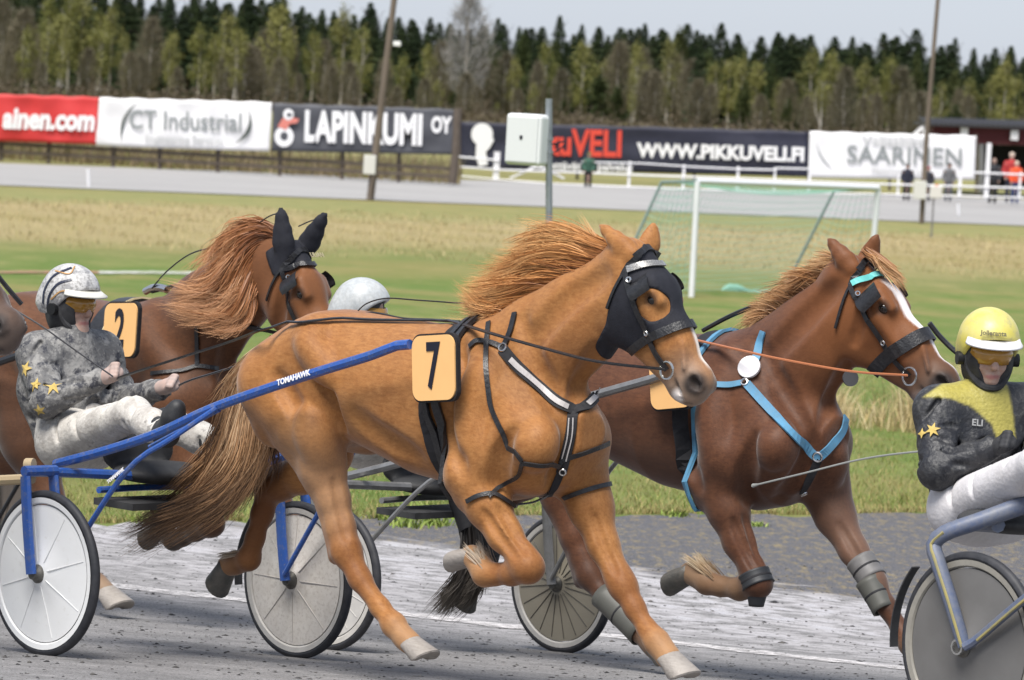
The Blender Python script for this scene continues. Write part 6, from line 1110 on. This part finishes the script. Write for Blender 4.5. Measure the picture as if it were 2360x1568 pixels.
camo = mt('mud_splashed_grey_jacket', (.13, .128, .128), .75, noise=[(13, (.29, .282, .27), .9, (1, 1, 1), (.48, .58)), (20, (.026, .028, .040), .9, (1, 1, 1), (.52, .60)), (45, (.33, .32, .30), .55, (1, 1, 1), (.54, .64))], bump=.35, bscale=45); offw = mt('muddy_off_white_trousers', (.62, .59, .54), .8, noise=[(6, (.34, .31, .28), .85, (1, 1, 1), (.50, .62)), (22, (.72, .70, .67), .5), (15, (.16, .15, .14), .7, (1, 1, 1), (.60, .68)), (60, (.30, .27, .24), .5)], bump=.25, bscale=50)
helm1 = mt('mud_flecked_white_helmet', (.50, .49, .48), .4, noise=[(16, (.15, .15, .16), .85, (1, 1, 2), (.49, .58)), (40, (.62, .61, .59), .6), (70, (.13, .12, .11), .6, (1, 1, 1), (.5, .62))]); gold = mt('gold_star_cloth', (.56, .40, .10), .7, noise=(30, (.45, .33, .12), .6)); brimw = mt('dusty_white_peak', (.68, .67, .62), .5, noise=(20, (.5, .48, .42), .6))
J1 = dict(pelvis=(168, 1010, 0), chest=(150, 865, 0), neck=(170, 778, 0), ns=(88, 815, -.17), fs=(232, 812, .18), ne=(106, 926, -.26), fe=(285, 930, .27), nw=(236, 872, -.13), nh=(280, 856, -.12), fw=(368, 896, .13), fh=(408, 884, .13), nhip=(150, 1015, -.13), fhip=(215, 1015, .13), nk=(308, 955, -.24), fk=(392, 980, .24), na=(383, 1002, -.35), nt=(408, 940, -.36), fa=(520, 1035, .34), ft=(552, 985, .35))
hd1 = Body(FA.L(165, 698, 0), math.radians(6), math.radians(-6))
d1, j1, sj1, st1, sh1 = driver('driver in mud-splashed grey jacket with gold stars and dirty white helmet, on the blue sulky', FA, J1, hd1, dict(jacket=camo, trousers=offw, helmet=helm1, hand=dirtyskin, peak=brimw))
for x, y, r in ((60, 851, .040), (84, 888, .034), (123, 893, .040), (92, 945, .03)): star_patch('star', sj1, x, y, r, gold, d1, rot=.3 + x * .01)
for px in ([(93, 985), (120, 975), (150, 968)], [(100, 1000), (125, 995), (150, 985)]):
    try: strap('gold_band', sj1, px, .022, gold, d1, 10, .006, .003)
    except ValueError: pass
hb = mt('navy_helmet_stripe', (.02, .025, .05), .4); hbo = mt('orange_helmet_line', (.45, .25, .09), .5)
for px, wd, m in (([(100, 700), (104, 668), (125, 636), (165, 618)], .012, hb), ([(110, 712), (114, 682), (134, 655), (165, 645)], .010, hb), ([(118, 690), (140, 672), (162, 672)], .006, hbo), ([(128, 625), (160, 632), (172, 615)], .006, hbo)):
    try: strap('helmet_stripe', sh1, px, wd, m, d1, 14, .003, .002)
    except ValueError: pass
# driver of the middle sulky, mostly hidden by the number 7 horse
dz2 = -.20; J2 = {k: tuple(np.array([v[0], v[1], v[2]]) + [0, 0, dz2]) + (0,) for k, v in j1.items()}
tgt = FC.L(838, 722, 0); src = FA.L(165, 698, 0); sh_ = tgt - src
J2 = {k: (v[0] + sh_[0], v[1] + sh_[1], v[2] + sh_[2], 0) for k, v in j1.items()}
hd2 = Body(tgt, math.radians(28), math.radians(-3)); helm2 = mt('grey_white_scuffed_helmet', (.50, .52, .53), .4, noise=[(8, (.36, .40, .43), .8), (26, (.60, .60, .58), .7, (1, 1, .5)), (60, (.28, .28, .27), .5)])
d2, *_ = driver('driver seen only by a scuffed grey-white helmet above the number 7 horse', FC, J2, hd2, dict(jacket=camo, trousers=offw, helmet=helm2, hand=dirtyskin, peak=None), vox=.014)
# driver at the right edge
blk = mt('dusty_black_jacket', (.012, .013, .018), .5, noise=[(8, (.05, .049, .05), .7), (30, (.13, .127, .12), .5, (1, 1, 1), (.54, .66))], bump=.3, bscale=60, attr='patch'); yelj = (.40, .345, .075); wht4 = mt('dusty_white_trousers', (.66, .64, .66), .7, noise=[(6, (.48, .45, .44), .7), (40, (.72, .7, .7), .4)], bump=.2, bscale=50); helm4 = mt('mud_flecked_yellow_helmet', (.62, .54, .10), .4, noise=[(7, (.50, .43, .10), .7), (24, (.26, .25, .20), .6, (1, 1, 1), (.52, .66)), (14, (.72, .66, .30), .5)])
F5 = Frame((1.83, 17.25), 66); c0 = F5.toL(P(2262, 930, 17.25)); w5 = c0[1]
J4 = dict(pelvis=(2258, 1165, w5), chest=(2252, 1000, w5), neck=(2268, 905, w5), ns=(2162, 945, w5 - .19), fs=(2372, 940, w5 + .19), ne=(2160, 1085, w5 - .26), fe=(2410, 1080, w5 + .26), nw=(2290, 1032, w5 - .10), nh=(2335, 1018, w5 - .08), fw=(2380, 1032, w5 + .10), fh=(2400, 1008, w5 + .10), nhip=(2215, 1172, w5 - .13), fhip=(2320, 1172, w5 + .13), nk=(2400, 1070, w5 - .22), fk=(2480, 1080, w5 + .22), na=(2480, 1160, w5 - .3), nt=(2510, 1120, w5 - .3), fa=(2560, 1180, w5 + .3), ft=(2590, 1140, w5 + .3))
hd4 = Body(F5.L(2278, 812, w5), math.radians(-14), math.radians(-10))
d4, j4, sj4, st4, sh4 = driver('driver in black and yellow jacket with yellow helmet and amber goggles, at the right edge', F5, J4, hd4, dict(jacket=blk, trousers=wht4, helmet=helm4, hand=mt('black_glove', (.016, .016, .02), .7, noise=(30, (.05, .05, .05), .6)), peak=mt('white_peak', (.74, .73, .74), .5)))
jk4 = [o for o in d4.children if o.name.startswith('jacket')][0]; n = len(jk4.data.vertices); Vv = np.zeros(n * 3); jk4.data.vertices.foreach_get('co', Vv); Vv = Vv.reshape(-1, 3)
Wv = F5.O + np.outer(Vv[:, 0], F5.h) + np.outer(Vv[:, 1], F5.l) + np.outer(Vv[:, 2], [0, 0, 1]); q = Wv - _C; zz = q @ _fw; ux = CX + F * (q @ _R) / zz; uy = CY - F * (q @ _U) / zz
arm = np.minimum(segd(Vv, j4['ns'] - [0, 0, .06], j4['ne']), segd(Vv, j4['ne'], j4['nw'])) < .105
upv = nrm(j4['neck'] - j4['pelvis']); shv = nrm(j4['fs'] - j4['ns']); hgt = (Vv - j4['neck']) @ upv; lat = (Vv - j4['neck']) @ shv
POLY = np.array([(2128, 915), (2205, 862), (2300, 868), (2322, 890), (2335, 960), (2340, 1012), (2300, 1018), (2286, 978), (2240, 938), (2190, 918)], float)
fwd4 = np.cross(shv, upv); yk = soft(pdist(ux, uy, POLY), -2, 3) * ((Vv - j4['chest']) @ fwd4 > -.05)
vcol(jk4, 'patch', np.concatenate([np.tile(np.array(yelj) , (n, 1)) * (1 + .25 * RNG.normal(size=(n, 1)).clip(-1, 1) * .4), yk[:, None] * .92], 1))
star_patch('sleeve_emblem', sj4, 2150, 992, .032, gold, d4, 6, .4); star_patch('sleeve_emblem', sj4, 2127, 1000, .022, gold, d4, 4, .2)
def decal(root, fr, sf, s, x, y, size, m, sx=1., rot=0.):
    p, nn = sf.cast(x, y)
    if p is None: return
    X = nrm(np.cross(_U + .0, nn)); X = X if X @ _R > 0 else -X; Yv = np.cross(nn, X); c_, s_ = math.cos(rot), math.sin(rot); X, Yv = X * c_ + Yv * s_, Yv * c_ - X * s_
    o = text('lettering', s, size, m, root, basis(p + nn * .008, X, Yv, nn), sx, .0008, .0006); o.data.transform(root.matrix_world.inverted()); return o
decal(d4, F5, sj4, 'ELI', 2252, 976, .036, mt('grey_lettering', (.30, .30, .30), .6), 1., -.1); decal(d4, F5, sh4, 'Jolleranta', 2290, 770, .026, mt('dark_helmet_lettering', (.10, .09, .04), .5), 1., -.08)
# ------------------------------------------------------------------ reins and whip (each its own thing)
def line(name, lb, pts, r, m, cat='rein', n=40, flat=1.): o = MB().tube(spline(pts, n), r, 6, True, flat).build(name, m); return tag(o, lb, cat)
A_ = lambda x, y, w_: FA.W(FA.L(x, y, w_))
cp, cn = sfA.path([(600, 768), (680, 750), (780, 742), (900, 744), (1000, 746), (1046, 748)], 20, .012)
line('rein', 'black leather rein from the grey-jacketed driver along the chestnut croup to the hood', [A_(258, 878, -.13), A_(300, 862, -.14), A_(430, 820, -.16), A_(530, 788, -.16), *cp, A_(1130, 768, -.26), A_(1250, 802, -.26), A_(1380, 834, -.22), FA.W(headA(.45, -.10, -.085))], .0125, leather, n=90, flat=.45)
line('rein', 'second black rein from the far hand of the grey-jacketed driver', [A_(405, 892, .14), A_(440, 876, .16), A_(500, 858, .14), A_(620, 820, .12), A_(800, 760, .12), A_(1050, 748, .10), A_(1300, 780, .14)], .009, leather, n=50, flat=.5)
line('rein', 'dark overcheck line resting along the back of the number 7 horse', [A_(800, 728, 0), A_(860, 722, 0), A_(930, 735, -.02), A_(1000, 738, -.02), A_(1060, 742, -.02)], .006, leather); line('cord', 'thin looping cord above the chestnut croup to the mane', [A_(820, 722, 0), A_(845, 700, 0), A_(890, 688, 0), A_(960, 692, 0), A_(1072, 700, 0)], .003, leather, 'cord')
C2 = lambda x, y, w_: FC.W(FC.L(x, y, w_)); line('rein', 'orange-brown rein running to the bit of the dark chestnut', [C2(1600, 783, -.16), C2(1700, 806, -.26), C2(1800, 828, -.30), C2(1960, 856, -.22), FC.W(headC(.45, -.10, -.085))], .011, mt('orange_leather', (.42, .15, .065), .5), n=40, flat=.5)
line('check_rein', 'black check rein from the dark chestnut muzzle to the yellow helmet', [C2(2142, 745, .0), C2(2170, 780, .05), C2(2215, 820, .1), C2(2300, 870, .2)], .012, leather, n=20); line('check_rein', 'black check rein above the withers of the dark chestnut', [C2(1620, 762, .02), C2(1680, 730, .02), C2(1740, 705, .02), C2(1830, 672, .02)], .011, leather, n=20)
line('whip', 'thin pale whip trailing across the chest of the dark chestnut', [P(1735, 1120, 18.4), P(1850, 1092, 18.1), P(1990, 1058, 17.8), P(2130, 1040, 17.4), P(2260, 1035, 17.1)], [.009] + [.004] * 39, mt('pale_whip', (.30, .31, .30), .5), 'whip')
line('rein', 'dark rein hanging at the left edge above the brown muzzle', [P(-40, 590, 18.5), P(10, 655, 18.5), P(50, 702, 18.5)], .010, leather, n=12); line('cord', 'thin grey line from the brown muzzle across the shoulder of the seated driver', [P(30, 712, 17.9), P(100, 755, 18.0), P(180, 812, 18.2), P(260, 868, 18.4)], .0035, mt('grey_cord', (.16, .16, .16), .6), 'cord')
# ------------------------------------------------------------------ brown horse of which only the muzzle enters at the left
headD = Head(FA.L(1462, 583, .02), math.radians(33), math.radians(-4), 1.12); limbsD = dict(limbsA); limbsD['ff'] = [(x + 150, y - 20, .18, r) for x, y, w_, r in limbsA['nf']]
V, Q, L_ = horse_build(FA, dict(x0=.62, dz=0.), ([(1.96, 0, 1.38), (2.13, 0, 1.485), (2.31, .0, 1.61), (2.46, .01, 1.725)], [.235, .218, .182, .145]), headD, ((headD(.005, -.03, -.062), headD(-.12, .12, -.09), (-.6, .75, .1), 1.1), (headD(.0, -.02, .060), headD(-.12, .12, .09), (.75, -.6, 0), 1.0)), limbsD, vox=.014)
hD = empty('horse', 'brown horse of which only the grey muzzle enters at the left edge', 'horse'); FRM[hD.name] = FA; hD.matrix_world = Matrix.Translation(Vector(P(22, 776, 17.6) - FA.W(headD(.595, -.05, -.02)))) @ hA.matrix_world
fl, hc, nh = face_lays(V, headD, (.13, .10, .085)); horse_finish(hD, V, Q, headD, L_, coat_mat('brown_coat', (.070, .034, .020), (.05, .025, .015), (.10, .05, .028)), leg_lays(V, L_, (.2, .13, .08), (.05, .03, .02)) + fl, {k_: ((940, 1492), (1005, 1500), (966, 1520), (948, 1476), hornd, 1.) for k_ in ('nh', 'fh')})
# ------------------------------------------------------------------ spectators by the far rail
def onlooker(lb, x, ytop, ybot, Y, top, leg, hat=(.02, .02, .02), face=(.4, .25, .19), lean=0., bend=0.):
    k_ = Y / F; foot = P(x, ybot, Y); H_ = (ybot - ytop) * k_; s_ = H_ / 1.75; root = empty('person', lb, 'person', mat=Matrix.Translation(Vector(foot))); p = lambda a, b, c: np.array([a * s_ + lean * max(c - .9, 0), b * s_ - bend * max(c - .9, 0), c * s_])
    fm_ = mt('face_%d' % (face[0] * 100), face, .6); S = Solid(); S.ell(p(0, 0, 1.62), np.array([.09, .105, .12]) * s_, .03); S.cone(p(0, 0, 1.5), p(0, 0, 1.0), .06 * s_, .08 * s_, .04); S.chain([p(-.2, -.05, 1.35), p(-.27, -.02, 1.08), p(-.2, -.16, .88), p(-.19, -.18, .82)], np.array([.04, .035, .03, .045]) * s_, .03); S.chain([p(.2, -.05, 1.35), p(.27, -.02, 1.08), p(.2, -.16, .88), p(.19, -.18, .82)], np.array([.04, .035, .03, .045]) * s_, .03); S.chain([p(0, 0, 1.4), p(-.2, -.05, 1.35)], [.05, .04], .03); S.chain([p(0, 0, 1.4), p(.2, -.05, 1.35)], [.05, .04], .03); S.cone(p(0, 0, 1.), p(.09, 0, .1), .07, .04, .03); S.cone(p(0, 0, 1.), p(-.09, 0, .1), .07, .04, .03); v, q = S.vf(.022, 1); mesh('body', v, q, fm_, root)
    S = Solid(); S.cone(p(0, 0, .92), p(0, 0, 1.34), .155 * s_, .16 * s_, .06, (1.25, (1, 0, 0))); S.cone(p(0, 0, 1.3), p(0, 0, 1.48), .13 * s_, .07 * s_, .05)
    for c in (-1, 1): S.chain([p(.19 * c, 0, 1.38), p(.27 * c, -.02, 1.08), p(.20 * c, -.16, .90)], np.array([.085, .07, .055]) * s_, .04)
    v, q = S.vf(.022, 1); mesh('jacket', v, q, mat('jacket_cloth', top, .8, noise=(5, tuple(np.array(top) * .6), .7)), root)
    S = Solid(); S.cone(p(0, 0, .95), p(0, 0, .82), .15 * s_, .14 * s_, .05, (1.15, (1, 0, 0)))
    for c in (-1, 1): S.chain([p(.09 * c, 0, .86), p(.10 * c, 0, .48), p(.10 * c, 0, .06)], np.array([.105, .08, .065]) * s_, .05); S.cone(p(.10 * c, .02, .04), p(.10 * c, -.12, .03), .05 * s_, .04 * s_, .02)
    v, q = S.vf(.022, 1); mesh('trousers', v, q, mat('trouser_cloth', leg, .85, noise=(5, tuple(np.array(leg) * .6), .7)), root)
    if hat is not None: S = Solid(); S.ell(p(0, .01, 1.68), np.array([.105, .115, .09]) * s_, .02); v, q = S.vf(.02, 1); mesh('cap', v, q, mat('cap_cloth', hat, .8), root)
YO = 206.
onlooker('spectator in navy jacket leaning at the rail beside the right-hand pole', 2088, 378, 462, YO, (.015, .018, .035), (.012, .013, .018)); onlooker('spectator in grey camouflage clothes and black cap seen from behind', 2184, 376, 464, YO, (.14, .14, .145), (.10, .105, .12)); onlooker('spectator in black coat standing right of the white gate post', 2286, 364, 468, YO, (.02, .021, .026), (.012, .012, .014), None, (.30, .20, .16)); onlooker('spectator in bright orange jacket and blue jeans at the right edge', 2338, 372, 468, YO, (.72, .085, .02), (.03, .05, .15), (.55, .42, .33), (.5, .32, .26)); onlooker('tall spectator in red jacket behind the orange one', 2326, 352, 466, YO + 3, (.42, .03, .03), (.03, .03, .05), (.5, .40, .33), (.5, .3, .25)); onlooker('spectator in green and yellow jacket bent over the white rail', 1354, 352, 436, 197., (.05, .13, .09), (.012, .012, .016), (.16, .13, .04), (.4, .3, .1), 0, .25); onlooker('dark clothed spectator half hidden behind the right-hand pole', 2136, 384, 464, YO + 1, (.03, .03, .04), (.03, .03, .035), (.25, .05, .06))
# ------------------------------------------------------------------ pieces that belong to a part hang from that part
SUB = {'peak': 'helmet', 'ear_cup': 'helmet', 'helmet_lining': 'helmet', 'chin_strap': 'helmet', 'helmet_stripe': 'helmet', 'star': 'jacket', 'gold_band': 'jacket', 'sleeve_emblem': 'jacket', 'number': 'number_plate', 'browband_letters': 'browband', 'reflective_stripe': 'breast_collar', 'collar_ring': 'breast_collar', 'stripe': 'fork_arm', 'axle_nut': 'wheel', 'saddle_piping': 'saddle_pad', 'girth_edging': 'girth', 'spoke_rib': 'wheel'}
for o in list(COL.objects):
    b_ = o.name.split('.')[0]; par = o.parent
    if par is None or par.parent is not None or b_ not in SUB: continue
    t_ = [c for c in par.children if c.name.split('.')[0] == SUB[b_]]
    if t_: o.parent = t_[0]
